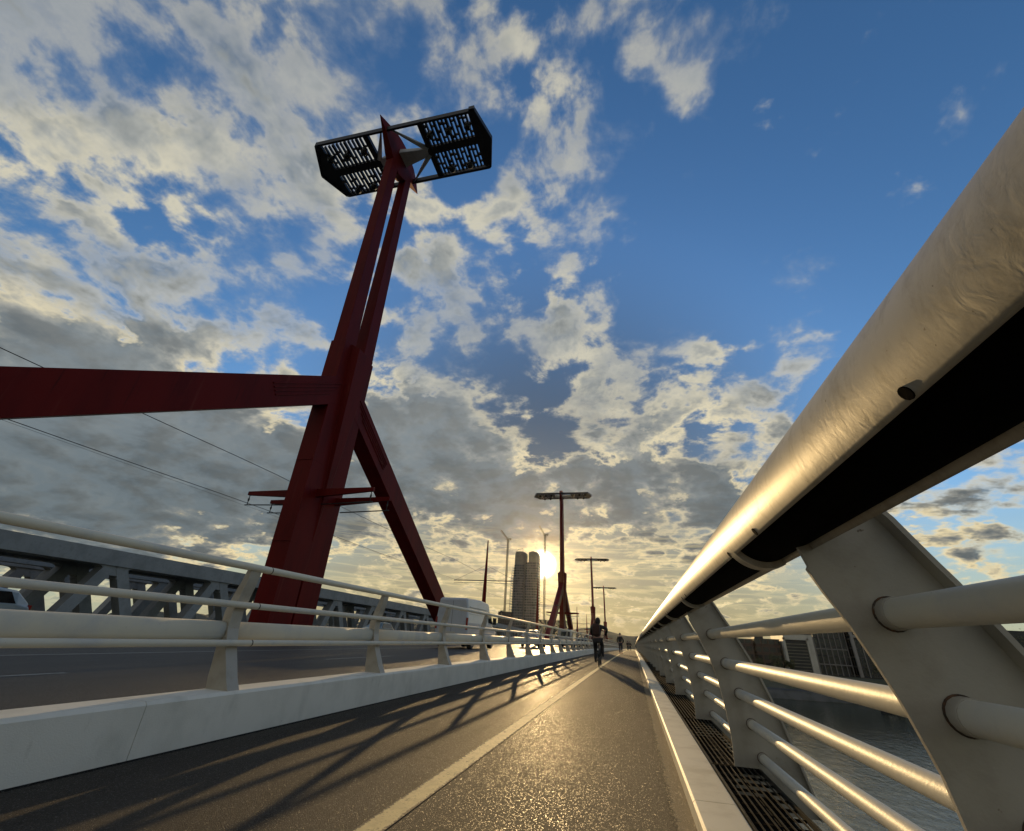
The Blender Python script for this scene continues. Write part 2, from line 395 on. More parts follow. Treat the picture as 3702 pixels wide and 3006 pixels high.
KERBR = mat('kerb_painted_steel', (.76,.69,.52), .62, bump=[(90.,.15,4.,None)], var=[(4.,(.62,.55,.40),.42,.7,None),(40.,(.2,.16,.1),.69,.76,None)])
GRATE = mat('grating_steel', (.13,.12,.10), .36, .7, var=[(30.,(.06,.05,.04),.5,.7,None)])
GAPSHADE = mat('grating_gap_shade', (.008,.007,.006), .95, spec=.05, var=[(9.,(.015,.013,.01),.5,.7,None)])  # near-black colour stands for the shade under the grating
GRATED = mat('grating_shade_steel', (.012,.012,.011), .8, spec=.1, var=[(30.,(.02,.017,.013),.5,.7,None)])  # grating steel darkened for the cross bars, shade put into the colour
ASPH = mat_asphalt('path_asphalt', (.078,.068,.055), True, .85, .11)
ROAD = mat_asphalt('road_asphalt', (.052,.050,.047), False, .60, .35)
PAINT = mat('lane_paint', (.66,.54,.27), .75, spec=.25, bump=(240.,.5,3.,None), var=[(55.,(.24,.20,.12),.54,.74,None),(9.,(.55,.45,.23),.4,.7,None)])
ROADP = mat('road_paint', (.22,.22,.205), .55, var=[(12.,(.12,.12,.11),.45,.7,None)])
DECK = mat('deck_concrete', (.16,.16,.15), .8, bump=(14.,.2,4.,None), var=[(.8,(.10,.10,.09),.4,.7,None)])
TRUSS = mat('truss_grey_paint', (.25,.26,.26), .55, var=[(.6,(.175,.185,.185),.4,.7,None),(3.,(.20,.205,.205),.5,.7,None)])
BLACK = mat('mirror_frame_black', (.012,.012,.013), .45, var=[(3.,(.02,.02,.02),.5,.7,None)])
DARKMET = mat('dark_lamp_metal', (.05,.05,.05), .25, .8, var=[(6.,(.03,.03,.03),.5,.7,None)])
MIRR = mat('mirror_frame_lit_edge', (.35,.33,.28), .4, var=[(3.,(.28,.26,.22),.5,.7,None)])  # paler than the black frame, sunlight put into the colour
PALE = mat('pale_strut_paint', (.55,.57,.57), .4, var=[(2.,(.45,.47,.47),.45,.7,None)])
WIRE = mat('wire_copper', (.03,.03,.03), .5, .3, var=[(3.,(.04,.035,.03),.5,.7,None)])
VANP = mat('van_white_paint', (.44,.47,.52), .28, coat=.4, var=[(1.2,(.38,.40,.43),.45,.75,None)])
SILV = mat('silver_car_paint', (.45,.45,.45), .25, .3, coat=.5, var=[(1.2,(.38,.38,.38),.45,.75,None)])
GREENC = mat('dark_green_car_paint', (.09,.12,.115), .3, coat=.4, var=[(1.2,(.07,.1,.09),.45,.75,None)])
DCAR = mat('dark_car_paint', (.025,.025,.03), .25, coat=.5, var=[(1.2,(.04,.04,.045),.45,.75,None)])
BLUEC = mat('pale_blue_car_paint', (.27,.33,.36), .25, coat=.5, var=[(1.2,(.23,.29,.32),.45,.75,None)])
GLASS = mat('dark_glass', (.01,.013,.013), .05, var=[(2.,(.02,.024,.022),.4,.7,None)])
TYRE = mat('tyre_rubber', (.015,.015,.015), .8, var=[(20.,(.03,.028,.025),.5,.7,None)])
LAMPR = mat('tail_light_red', (.25,.012,.01), .2, var=[(20.,(.18,.01,.01),.5,.7,None)])
CHROME = mat('bright_metal', (.55,.55,.55), .22, .9, var=[(20.,(.45,.45,.43),.5,.7,None)])
CLOTH = mat('dark_cloth', (.018,.016,.016), .85, bump=(30.,.3,4.,None), var=[(9.,(.03,.026,.024),.45,.7,None)])
CLOTH2 = mat('brown_backpack_cloth', (.05,.022,.014), .85, bump=(40.,.3,4.,None), var=[(12.,(.035,.016,.01),.45,.7,None)])
JEAN = mat('navy_trouser_cloth', (.02,.024,.035), .85, bump=(40.,.3,4.,None), var=[(12.,(.03,.034,.045),.45,.7,None)])
SKIN = mat('skin', (.32,.18,.12), .55, var=[(20.,(.28,.15,.10),.45,.7,None)])
HAIR = mat('dark_hair', (.02,.014,.01), .6, bump=(60.,.5,3.,None), var=[(30.,(.035,.025,.018),.45,.7,None)])
SHOE = mat('pink_shoe_cloth', (.45,.12,.10), .6, var=[(30.,(.35,.1,.08),.45,.7,None)])
WATER = mat_water()
GROUND = mat('far_ground', (.075,.08,.05), .9, bump=(.2,.4,5.,None), var=[(.02,(.05,.06,.03),.4,.6,None),(.15,(.11,.10,.08),.5,.7,None)])
STONE = mat('embankment_stone', (.10,.095,.08), .85, bump=(1.2,.5,5.,None), var=[(.25,(.06,.06,.045),.4,.65,None),(2.,(.15,.14,.12),.6,.75,None)])
HILL = mat('hill_forest', (.06,.075,.06), .95, bump=(.03,.6,6.,None), var=[(.01,(.045,.055,.045),.4,.6,None)])
TOWER = mat_floors('tower_glass', (.16,.15,.14), (.07,.075,.075), 4.4, 3.0, .30)
SLAB = mat('tower_slab', (.30,.28,.26), .6, var=[(.2,(.24,.22,.2),.4,.7,None)])
CONC = mat('raw_concrete', (.20,.185,.165), .8, var=[(.15,(.15,.14,.12),.4,.7,None)])
BRICK = mat_floors('brown_brick', (.085,.05,.035), (.02,.022,.022), 3.4, 3.2, .40)
OFFICE = mat_floors('office_glass', (.05,.052,.05), (.009,.011,.012), 3.8, 2.6, .18)
BWHITE = mat('white_cladding', (.55,.52,.44), .6, var=[(.3,(.47,.44,.36),.4,.7,None)])
LOUV = mat('louvre_slat', (.20,.19,.13), .5, var=[(.5,(.15,.14,.10),.4,.7,None)])
DGREY = mat('dark_grey_render', (.035,.037,.037), .6, var=[(.3,(.05,.05,.05),.4,.7,None)])
LEAF = mat('leaf_foliage', (.055,.062,.02), .8, var=[(.6,(.09,.085,.025),.45,.7,None)])
BARK = mat('bark', (.05,.04,.03), .9, bump=(20.,.5,4.,None), var=[(6.,(.07,.055,.04),.4,.7,None)])
CRANEM = mat('crane_steel', (.30,.24,.14), .5, var=[(.5,(.25,.2,.12),.4,.7,None)])

YS = [-9+ .75*i for i in range(40)] + [21+3*i for i in range(60)] + [201+12*i for i in range(20)]   # stations along the bridge, -9 .. 429
def strip(x0, x1, z, ys=YS, mb=None):
    mb = mb or MB(); vs = []; 
    for y in ys: vs += [(x0, y, z), (x1, y, z)]
    return mb.add(vs, [(2*i, 2*i+1, 2*i+3, 2*i+2) for i in range(len(ys)-1)])
def beam(profile, ys=YS, mb=None, smooth=False, caps=True, closed=True):       # profile (x,z) swept along the bridge
    mb = mb or MB()
    return mb.sections([[(x, y, z) for x, z in profile] for y in ys], caps, closed, smooth)

# ------------------------------------------------------------------ bridge deck, road, path
struct('bridge_deck', beam([(-30.6,-1.02),(.88,-1.02),(.88,-1.5),(-2.5,-1.75),(-6,-4.2),(-24,-4.2),(-28,-1.75),(-30.6,-1.5)]).bend(), DECK)
struct('path', strip(-3.5, .30, -.9).bend(), ASPH)
struct('lane_line', strip(-1.424, -1.28, -.896).bend(), mat_line(PAINT))
struct('road', strip(-27.2, -3.78, -.72).bend(), ROAD)
lm = MB()
strip(-10.75, -10.6, -.716, mb=lm); strip(-4.35, -4.22, -.716, mb=lm); strip(-19.9, -19.75, -.716, mb=lm)
struct('road_edge_line', lm.bend(), ROADP)
lm = MB()
for k in range(-2, 40):
    ys = [k*9+1.6+j for j in (0, 1.2, 2.4, 3.4)]; strip(-7.45, -7.33, -.716, ys, lm); strip(-23.1, -22.98, -.716, ys, lm)
struct('road_dash_line', lm.bend(), ROADP)
struct('grating_shade_strip', beam([(.5105,-.99),(.8795,-.99),(.8795,-.93),(.865,-.93),(.865,-.96),(.52,-.96),(.52,-.93),(.5105,-.93)]).bend(), GAPSHADE)  # near-black strip added below the grating so its gaps look shaded
# kerb between path and road, cast in blocks with open joints
km = MB(); joints = [-9, 2.99, 14.7, 26.4, 38.1, 49.8, 61.5, 73, 85, 97, 109, 121, 133, 145, 157, 169, 181, 205, 229, 253, 300, 360, 425]
for a, b in zip(joints[:-1], joints[1:]):
    ys = [a+.0025] + [a+(b-a)*i/8 for i in range(1, 8)] + [b-.0025]
    beam([(-3.80,-1.0),(-3.49,-1.0),(-3.49,-.578),(-3.512,-.553),(-3.775,-.549),(-3.80,-.57)], ys, km)
struct('kerb', km.bend(), KERB, bevel=0.)
km = MB()
for a in [-9+6.2*i for i in range(70)]:
    ys = [a+.004, a+2, a+4, a+6.196]
    beam([(.268,-1.0),(.268,-.806),(.281,-.792),(.497,-.790),(.510,-.802),(.510,-1.0)], ys, km)
struct('kerb', km.bend(), KERBR)
# far side kerb and rail of the other carriageway
struct('kerb', beam([(-27.5,-1.0),(-27.2,-1.0),(-27.2,-.55),(-27.5,-.55)]).bend(), KERB)

# ------------------------------------------------------------------ left safety barrier
BX = -3.6
bar_t = thing('safety_barrier', (BX,0,-.9), 'white tubular barrier with curved posts and thick beam between path and road', 'barrier')
def post_mesh():
    front = [(-3.515,-.56),(-3.575,-.46),(-3.62,-.36),(-3.685,-.22),(-3.728,-.06),(-3.732,.09),(-3.70,.24),(-3.672,.36),(-3.658,.47)]
    back  = [(-3.765,-.56),(-3.785,-.46),(-3.79,-.36),(-3.80,-.22),(-3.825,-.06),(-3.83,.09),(-3.79,.24),(-3.745,.36),(-3.715,.47)]
    mb = MB(); w = .066
    # front flange
    fl = [[(x,-w,z),(x,w,z),(x-.016,w,z),(x-.016,-w,z)] for x, z in front]; mb.sections(fl)
    # web plates on both edges, seen as a box
    for s in (-1, 1):
        y0 = s*(w-.012); y1 = s*(w-.004)
        mb.sections([[(x-.014,y0,z),(x-.014,y1,z),(xb,y1,z),(xb,y0,z)] for (x,z),(xb,_) in zip(front, back)])
    mb.sections([[(xb+.012,-w+.005,z),(xb+.012,w-.005,z),(xb,w-.005,z),(xb,-w+.005,z)] for (x,z),(xb,_) in zip(front, back)])
    mb.v = [(x-BX, y, z+.9) for x, y, z in mb.v]
    return mb.mesh('post', PLATE)
PM = post_mesh()
post_ys = [3.80-2.67*2+2.67*k for k in range(52)]
for k, y in enumerate(post_ys): obj('post', PM, None, bar_t, (0, y, DZ(y)))
LY = [-9+.75*i for i in range(40)] + [21+2.67*i for i in range(45)]
def lrail(name, x, z, r, n=14):
    return obj(name, MB().tube([(x-BX, y, z+.9+DZ(y)) for y in LY], r, n), WHITE, bar_t)
tr = lrail('top_rail', -3.665, .493, .034); mr = lrail('middle_rail', -3.695, .147, .030); lr = lrail('lower_rail', -3.655, -.181, .0285)
for par, x, z, r in ((tr,-3.665,.493,.0352),(mr,-3.695,.147,.0312),(lr,-3.655,-.181,.0297)):
    for k in range(10):
        y = 3.98+2.67*4*(k-1)/1. if k else 3.98-10.68
        y = 3.98+10.68*(k-1)
        obj('sleeve_joint', MB().tube([(x-BX, y, z+.9+DZ(y)), (x-BX, y+.012, z+.9+DZ(y))], r, 14), DARKHOLE, par)
gp = []
for i in range(16):
    a = 2*math.pi*i/16; c, s_ = math.cos(a), math.sin(a)
    gp.append((-3.815+.075*math.copysign(abs(c)**.6, c), -.082+.082*math.copysign(abs(s_)**.7, s_)))
gb = MB()
for a, b in zip(post_ys[:-1], post_ys[1:]):
    n = 3; ys = [a+.008] + [a+(b-a)*i/n for i in range(1, n)] + [b-.008]
    gb.sections([[(x-BX, y, z+.9+DZ(y)) for x, z in gp] for y in ys], True, True, True)
obj('guard_beam', gb, WHITE, bar_t)

# ------------------------------------------------------------------ right railing with the thick lit handrail
RX = .66
rail_t = thing('bridge_railing', (RX,0,-.9), 'tall white bridge railing with thick silver handrail and curved plate posts beside the river', 'railing')
RC, RR = (.462,.366), .1175
def arc(r, a0, a1, n): return [(RC[0]+r*math.cos(math.radians(a0+(a1-a0)*i/n)), RC[1]+r*math.sin(math.radians(a0+(a1-a0)*i/n))) for i in range(n+1)]
def loc_r(mb): mb.v = [(x-RX, y, z+.9+DZ(y)) for x, y, z in mb.v]; return mb
HY = [-3+.25*i for i in range(60)] + [12+1.5*i for i in range(80)]
outer = arc(RR, -64, 219, 56)
prof = outer + arc(.100, 219, 221, 1)[::1] 
prof = arc(.099, -64, -64.01, 1)[:1] + outer + arc(.099, 219, 219.01, 1)[:1]
hr = obj('handrail', loc_r(beam(prof, HY, None, True, False, False)), RAILP, rail_t)
for p in hr.data.polygons: p.use_smooth = True
rc = obj('lamp_cover', loc_r(beam(arc(.100, 217, 298, 14), HY, None, True, False, False)), RECESS, hr)
coll_ys = [1.71+1.9*k for k in range(-2, 40)]
def arcband(r0, r1, a0, a1, y0, y1, n=14):
    mb = MB(); o = arc(r1, a0, a1, n); i = arc(r0, a0, a1, n)
    ring = o + i[::-1]
    return mb.sections([[(x, y0, z) for x, z in ring], [(x, y1, z) for x, z in ring]], True, True, False)
CM = loc_r(arcband(.096, .1205, 214, 298, -.028, .028)).mesh('collar', RAILP)
for k, y in enumerate(coll_ys):
    obj('collar', CM, None, hr, (0, y, DZ(y)))
for k, y in enumerate([.58, 1.38, 1.76, 3.30, 3.52, 5.12, 5.36, 7.05, 7.25, 8.95, 10.85, 12.75]):
    a = math.radians(213); c = (RC[0]+(RR+.001)*math.cos(a)-RX, y, RC[1]+(RR+.001)*math.sin(a)+.9+DZ(y))
    n = Vector((math.cos(a), 0, math.sin(a))); q = .011 if k else .010
    obj('screw', MB().tube([Vector((0,0,0))-n*.012, n*.0008], [q*1.15,q], 12), RECESS, hr, c)
def rpost():
    L = [(.470,.290),(.484,.245),(.492,.216),(.487,.208),(.512,.150),(.551,.075),(.585,-.010),(.615,-.092),(.653,-.235),(.679,-.444),(.689,-.596),(.684,-.762),(.676,-.86),(.67,-1.05)]
    R = [(.655,.405),(.672,.375),(.700,.336),(.735,.27),(.765,.215),(.79,.171),(.853,.045),(.911,-.075),(.965,-.21),(1.014,-.349),(1.068,-.527),(1.13,-.77),(1.165,-.90),(1.19,-1.05)]
    web = MB(); h = .008
    web.sections([[(l[0]-RX,-h,l[1]+.9),(r[0]-RX,-h,r[1]+.9),(r[0]-RX,h,r[1]+.9),(l[0]-RX,h,l[1]+.9)] for l, r in zip(L, R)])
    fl = MB(); w = .055
    fl.sections([[(r[0]-RX-.002,-w,r[1]+.9),(r[0]-RX+.012,-w,r[1]+.9+.003),(r[0]-RX+.012,w,r[1]+.9+.003),(r[0]-RX-.002,w,r[1]+.9)] for r in R[1:]])
    cap = MB()
    ri = arc(.119, 250, 318, 8); ro = arc(.129, 250, 318, 8)
    ring = ro + ri[::-1]
    cap.sections([[(x-RX, -.06, z+.9) for x, z in ring], [(x-RX, .06, z+.9) for x, z in ring]])
    return web.mesh('post', PLATE, .002), fl.mesh('flange', PLATE), cap.mesh('saddle', PLATE)
PW, PF, PC = rpost()
TUBES = [(.655,.0985,.036),(.735,-.114,.0365),(.80,-.322,.0345),(.852,-.520,.0335),(.888,-.730,.0325)]
SL = []
for (x, z, r) in TUBES:
    SL.append(MB().tube([(x-RX, -.05, z+.9), (x-RX, -.0455, z+.9),(x-RX, -.03, z+.9),(x-RX,.03,z+.9),(x-RX,.05,z+.9)], [r*1.04,r*1.09,r*1.09,r*1.09,r*1.04], 16).mesh('sleeve', PLATE))
rp_ys = [-1.35, 1.43, 4.42, 6.80, 9.75] + [12.45+2.7*k for k in range(40)]
for k, y in enumerate(rp_ys):
    p = obj('post', PW, None, rail_t, (0, y, DZ(y)))
    obj('flange', PF, None, p)
    if k < 14:
        for s in SL: obj('sleeve', s, None, p)
    if k < 5:
        for (x, z, r) in TUBES: obj('weld_ring', MB().torus((x-RX, -.0095, z+.9), r*1.1, .0035, 'Y', 24, 6), WELD, p)
RYS = [-3+.5*i for i in range(30)] + [12+2.7*i for i in range(44)]
for (x, z, r) in TUBES:
    obj('rail', MB().tube([(x-RX, y, z+.9+DZ(y)) for y in RYS], r, 20), WHITE, rail_t)
# grating panels between the posts
def grating(L):
    mb = MB(); n = 9; cr_ = MB()
    for i in range(n):
        x = .530+(.846-.530)*i/(n-1); mb.box(x-.0016, x+.0016, 0, L, -.012, 0)
    mb.box(.519,.5245,0,L,-.036,.001); mb.box(.8515,.857,0,L,-.036,.001)
    k = int(L/.16)
    for i in range(k+1):
        y = L*i/k; cr_.box(.5246, .8514, max(0, y-.0015), min(L, y+.0015), -.040, -.024)
    cr_.box(.684,.690,0,L,-.038,-.028)
    cr_.box(.5246,.8514,0,.006,-.030,.0005); cr_.box(.5246,.8514,L-.006,L,-.030,.0005)
    return mb, cr_
gl_lab = ['black bar grating panel closest to the camera between kerb and railing', 'black bar grating panel just past the big second railing post', 'third black bar grating panel along the white kerb']
GM = {}
for k, (a, b) in enumerate(zip(rp_ys[:-1], rp_ys[1:])):
    if k > 26: break
    L = round(b-a-.03, 3)
    if L not in GM:
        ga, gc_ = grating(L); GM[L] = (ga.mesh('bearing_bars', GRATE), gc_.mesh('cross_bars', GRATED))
    o = bpy.data.objects.new('drain_grating', None); COL.objects.link(o); o.location = (0, a+.015, -.796+DZ(a))
    obj('bearing_bars', GM[L][0], None, o); obj('cross_bars', GM[L][1], None, o)
    tag(o, gl_lab[k] if k < 3 else 'narrow black bar grating panel farther along beside the white kerb', 'grating', 'grating panels along the railing')

# ------------------------------------------------------------------ red pylons
PX, PY, PZ = -15.4, 18.3, -.72
def make_pylon():
    t = thing('red_pylon', (PX,PY,PZ), 'huge red steel pylon nearest the camera, mirror frame on top', 'pylon', 'red pylons along the bridge')
    def L(mb): mb.v = [(x-PX, y-PY, z-PZ) for x, y, z in mb.v]; return mb
    XF, XB = -14.9, -15.9
    c = MB()
    def tap(poly_b, poly_t, z0, z1): c.sections([[(x,y,z0) for x,y in poly_b], [(x,y,z1) for x,y in poly_t]])
    # two halves with an open slot low down
    for (ya, yb) in ((16.85,18.27),(18.39,19.8)):
        c.prism_x([(ya,-.72),(yb,-.72),(yb,2.1),(ya,2.1)], XB, XF)
    c.prism_x([(18.26,-.72),(18.40,-.72),(18.40,2.1),(18.26,2.1)], XB+.2, XF-.2)
    c.sections([[(XB,16.85,2.1),(XF,16.85,2.1),(XF,19.8,2.1),(XB,19.8,2.1)],[(XB,16.8,14.9),(XF,16.8,14.9),(XF,19.75,14.9),(XB,19.75,14.9)]])
    for z in (3.4, 7.4, 11.4):
        for xf in (XF, XB): c.box(xf-.008, xf+.008, 16.87, 17.6, z, z+.035); c.box(xf-.008, xf+.008, 19.1, 19.74, z, z+.035)
        c.box(XB+.02, XF-.02, 16.80, 16.87, z, z+.035)
    col = obj('column', L(c), RED, t, bevel=.012)
    g_ = MB()
    for s, xf in ((1, XF), (-1, XB)):
        tri = [(18.31,3.2),(19.25,14.9),(17.35,14.9)]
        q = [(xf-.02*s, *tri[0]), (xf-.02*s, *tri[1]), (xf-.02*s, *tri[2]), (xf+.05*s, 18.31, 4.2), (xf+.52*s, 18.95, 14.6), (xf+.52*s, 17.5, 14.6)]
        g_.add(q, [(0,1,2),(3,5,4),(0,3,4,1),(1,4,5,2),(2,5,3,0)])
    obj('wedge', L(g_), RED, t)
    for (y0,y1,y2,y3) in ((16.82,17.86,16.6,17.32),(18.75,19.75,18.55,19.25)):
        m_ = MB(); m_.sections([[(-15.8,y0,14.86),(-15.0,y0,14.86),(-15.0,y1,14.86),(-15.8,y1,14.86)],[(-15.68,y2,33.6),(-15.1,y2,33.6),(-15.1,y3,33.6),(-15.68,y3,33.6)]])
        obj('mast_leg', L(m_), RED, t, bevel=.015)
    for s in (1, -1):
        def Y(v): return PY+s*(v-18.33)
        b_ = MB(); b_.prism_x([(Y(18.6),13.05),(Y(41.3),-.75),(Y(39.1),-.75),(Y(18.6),11.25)], XB-.012, XF+.012)
        for k in range(4):
            f = .16+.2*k
            ya, za = 19.2+.25*k, 12.69*(1-f)+10.9*f
            ln = 4.3-.35*k
            a = (Y(ya), za-.2); e = (Y(ya+ln), za-.2-ln*.60)
            for xx in (XF+.012, XB-.012): b_.bar((xx, *a), (xx, *e), .10, .07)
        obj('brace_leg', L(b_), RED, t, bevel=.012)
    for (y, ) in ((17.75,),(19.35,)):
        a_ = MB()
        for s in (-1, 1):
            a_.sections([[(-15.4+s*.5,y-.09,5.72),(-15.4+s*.5,y+.09,5.72),(-15.4+s*.5,y+.09,6.12),(-15.4+s*.5,y-.09,6.12)],[(-15.4+s*3.7,y-.07,5.93),(-15.4+s*3.7,y+.07,5.93),(-15.4+s*3.7,y+.07,6.12),(-15.4+s*3.7,y-.07,6.12)]])
        ar = obj('cross_arm', L(a_), RED, t)
        for s in (-1, 1):
            r_ = MB().tube([(-15.4+s*.9,y,5.35),(-15.4+s*3.75,y,5.42)], .03, 6)
            r_.tube([(-15.4+s*3.6,y,5.93),(-15.4+s*3.6,y,5.42)], .022, 6)
            r_.ball((-15.4+s*3.6,y,5.70), .05,.05,.10,8,4)
            obj('insulator_rod', L(r_), WIRE, ar)
    f_ = MB()
    f_.sections([[(-15.4-w,y,zb),(-15.4+w,y,zb),(-15.4+w,y,zt),(-15.4-w,y,zt)] for y,w,zb,zt in ((14.45,.01,33.80,33.86),(15.3,.16,33.2,34.2),(16.3,.30,32.2,34.6),(17.0,.32,31.6,34.8),(17.6,.32,31.45,34.9),(18.4,.32,31.9,34.8),(19.3,.28,32.9,34.6),(20.1,.14,33.3,34.4),(20.85,.01,33.66,33.75))])
    obj('spike_fin', L(f_), RED, t)
    # mirror frame: outer ring beam with pointed ends, boom, panels, struts
    h_ = MB(); H0, H1 = 33.35, 33.75
    ring = [(-21.4,15.2),(-22.45,17.5),(-21.4,19.55),(-8.4,19.75),(-7.75,17.7),(-8.4,15.55)]
    for a, b in zip(ring, ring[1:]+ring[:1]):
        h_.bar((a[0],a[1],33.55),(b[0],b[1],33.55), .16, .42)
    for tri in ((ring[0],ring[1],ring[2]),(ring[3],ring[4],ring[5])): h_.prism_z(list(tri), 33.42, 33.6)
    for x in (-21.25,-17.15,-12.65,-8.55): h_.bar((x,15.35,33.56),(x,19.6,33.56), .42, .36)
    hd = obj('mirror_head', L(h_), BLACK, t)
    e_ = MB(); e_.sections([[(-21.3,19.66,33.38),(-21.3,19.66,33.74),(-21.3,19.70,33.74),(-21.3,19.70,33.38)],[(-8.5,19.84,33.38),(-8.5,19.84,33.74),(-8.5,19.88,33.74),(-8.5,19.88,33.38)]]); obj('lit_edge_strip', L(e_), MIRR, hd)  # pale strip paints the sunlit rim on one side of the frame
    bo = MB()
    for s, x0, x1 in ((1,-12.65,-15.35),(-1,-17.15,-15.45)):
        bo.sections([[(x0,17.35,33.4),(x0,17.85,33.4),(x0,17.85,33.65),(x0,17.35,33.65)],[(x1,17.0,33.25),(x1,18.3,33.25),(x1,18.3,33.7),(x1,17.0,33.7)]])
    obj('boom', L(bo), PALE, hd)
    for (a, b) in (((-15.0,15.4),(-12.8,17.4)),((-15.0,19.6),(-12.8,17.8)),((-15.8,15.4),(-17.0,17.3)),((-15.8,19.6),(-17.0,17.9))):
        st = MB().tube([(a[0],a[1],33.5),((a[0]+b[0])/2,(a[1]+b[1])/2,33.5),(b[0],b[1],33.5)], [.05,.14,.20], 8); obj('strut', L(st), PALE, hd)
    rr = random.Random(3)
    for (x0, x1) in ((-21.2,-17.2),(-12.6,-8.6)):
        fill = MB(); fill.bar((x0,17.55,33.55),(x1,17.55,33.55), .55, .3)
        for (ya, yb) in ((15.45,17.3),(17.8,19.55)):
            left = x0 < -15
            pitch = .345 if left else .31
            n_ = int((x1-x0-.2)/pitch)
            rows = [ya+(yb-ya)*q for q in ((.36,.70) if left else (.22,.50,.78))]
            for i in range(n_+1):
                x = x0+.1+i*pitch
                fill.bar((x,ya,33.5),(x,yb,33.5), .12 if i % 3 else .19, .22)
                for j, yy in enumerate(rows):
                    if (i*2+j*3+int(abs(x0))) % 5 < 3: fill.bar((x,yy+.05*((i+j) % 3-1),33.5),(x+pitch,yy+.05*((i+j) % 3-1),33.5), .16 if (i+j) % 4 == 0 else .09, .2)
        for k in range(5):
            cx = x0+.45+k*.75; cy = 16.35 if k % 2 == 0 else 19.15
            lp = MB().sections([[(cx+rr_*math.cos(a),cy+rr_*math.sin(a),z) for a in [2*math.pi*i/12 for i in range(12)]] for rr_, z in ((.17,33.0),(.27,33.12),(.25,33.5),(.1,33.62))])
            obj('lamp', L(lp), DARKMET, hd)
        obj('mirror_panel', L(fill), BLACK, hd)
    return t
pylon = make_pylon()
for k, (y, lab) in enumerate(((108.,'second red pylon of the row, just right of the sun and twin towers'),(198.,'third red pylon of the row, slim, rising above the cyclist'),(287.,'farthest slim red pylon, rightmost of the row above the path'))):
    c = copy_tree(pylon); c.location = (PX, y, PZ+DZ(y)); c['label'] = lab

# catenary masts between the pylons and the overhead wires
def make_mast():
    t = thing('catenary_mast', (PX,48,PZ), 'tapered red tram mast with thin cross arms, nearest one, left of the twin towers', 'mast', 'red tram wire masts')
    obj('pole', MB().tube([(0,0,0),(0,0,5),(0,0,10.4)], [.27,.21,.06], 8, False), RED, t)
    a = MB().tube([(-3.7,0,6.05),(3.7,0,6.05)], .05, 6); a.tube([(-3.7,0,5.75),(-.2,0,5.85)], .025, 6); a.tube([(3.7,0,5.75),(.2,0,5.85)], .025, 6)
    for s in (-1, 1): a.tube([(s*3.6,0,6.05),(s*.15,0,7.6)], .015, 5)
    obj('cross_arm', a, WIRE, t)
    return t
mast = make_mast()
for k, (y, lab) in enumerate(((78.,'slender red tram mast standing straight below the low sun'),(138.,'thin red tram mast right of the second pylon'),(168.,'short thin red tram mast left of the third pylon'),(228.,'tiny far red tram mast behind the cyclist'))):
    c = copy_tree(mast); c.location = (PX, y, PZ+DZ(y)); c['label'] = lab
for (x, z, r, lab) in ((-19.0,7.56,.016,'upper black tram wire running behind the red pylon arm'),(-19.0,5.55,.014,'lower black tram wire fixed to the left ends of the pylon arms'),(-19.0,5.38,.005,'thin tram wire hanging just below the lower strand')):
    ys = [-20+3*i for i in range(100)]
    def sag(y): 
        f = ((y-18) % 30)/30.; return -.35*4*f*(1-f)*(.4 if r > .01 else .1)
    tag(obj('overhead_wire', MB().tube([(x, y, z+sag(y)+DZ(y)) for y in ys], r, 5), WIRE), lab, 'wire', 'tram wires over the tracks')

# ------------------------------------------------------------------ grey railway truss bridge alongside
def truss(x, y_off, plate=0):
    mb = MB(); P = 12.45; y0, y1 = -70., 330.
    ys = [y0+P/2*i for i in range(int((y1-y0)/(P/2))+1)]
    beam([(x-.7,4.38),(x+.7,4.38),(x+.7,5.81),(x-.7,5.81)], ys, mb)
    if plate: beam([(x-plate,4.62),(x-.71,4.62),(x-.71,4.85),(x-plate,4.85)], ys, mb)
    beam([(x-.7,-6.6),(x+.7,-6.6),(x+.7,-5.4),(x-.7,-5.4)], ys, mb)
    yc = 39.95+y_off - P*9
    while yc < y1:
        if yc > y0+P:
            for s in (-1, 1):
                a = (yc+s*P/2-s*.30, 4.7); b = (yc+s*.28, -5.7)
                w = .60
                mb.add([(x-.52,a[0]-w,a[1]),(x-.52,a[0]+w,a[1]),(x-.52,b[0]+w,b[1]),(x-.52,b[0]-w,b[1]),(x+.52,a[0]-w,a[1]),(x+.52,a[0]+w,a[1]),(x+.52,b[0]+w,b[1]),(x+.52,b[0]-w,b[1])],
                       [(0,1,2,3),(7,6,5,4),(0,4,5,1),(1,5,6,2),(2,6,7,3),(3,7,4,0)])
                # curved fillet towards the top chord
                q0 = (a[0]-s*w, 4.39); pts = [(q0[0]+s*.3,4.40),(q0[0]-s*1.1,4.40),(q0[0]-s*.55,4.30),(q0[0]-s*.16,4.02),(q0[0]+s*.08,3.62),(q0[0]+s*.26,3.2),(q0[0]+s*.5,3.2)]
                mb.sections([[(x-.50,py,pz) for py,pz in pts],[(x+.50,py,pz) for py,pz in pts]])
        if y0+P < yc < y1-P: mb.sections([[(xx,yc+P/2+py,pz) for py,pz in ((-1.35,4.39),(-.55,3.75),(-.28,3.5),(.28,3.5),(.55,3.75),(1.35,4.39))] for xx in (x-.49, x+.49)])
        yc += P
    return mb.bend()
for i_, (x, off, lab) in enumerate(((-50.,0.,'grey steel railway truss with rounded openings, the one facing the road'),(-55.5,0.,'grey railway truss seen through the openings of the front truss'),(-62.,3.,'dim grey railway truss of the second track behind'),(-67.5,3.,'farthest grey railway truss glimpsed behind the others'))):
    tag(obj('truss_girder', truss(x, off, 4.8 if i_ == 0 else 0), TRUSS), lab, 'truss', 'railway bridge trusses')

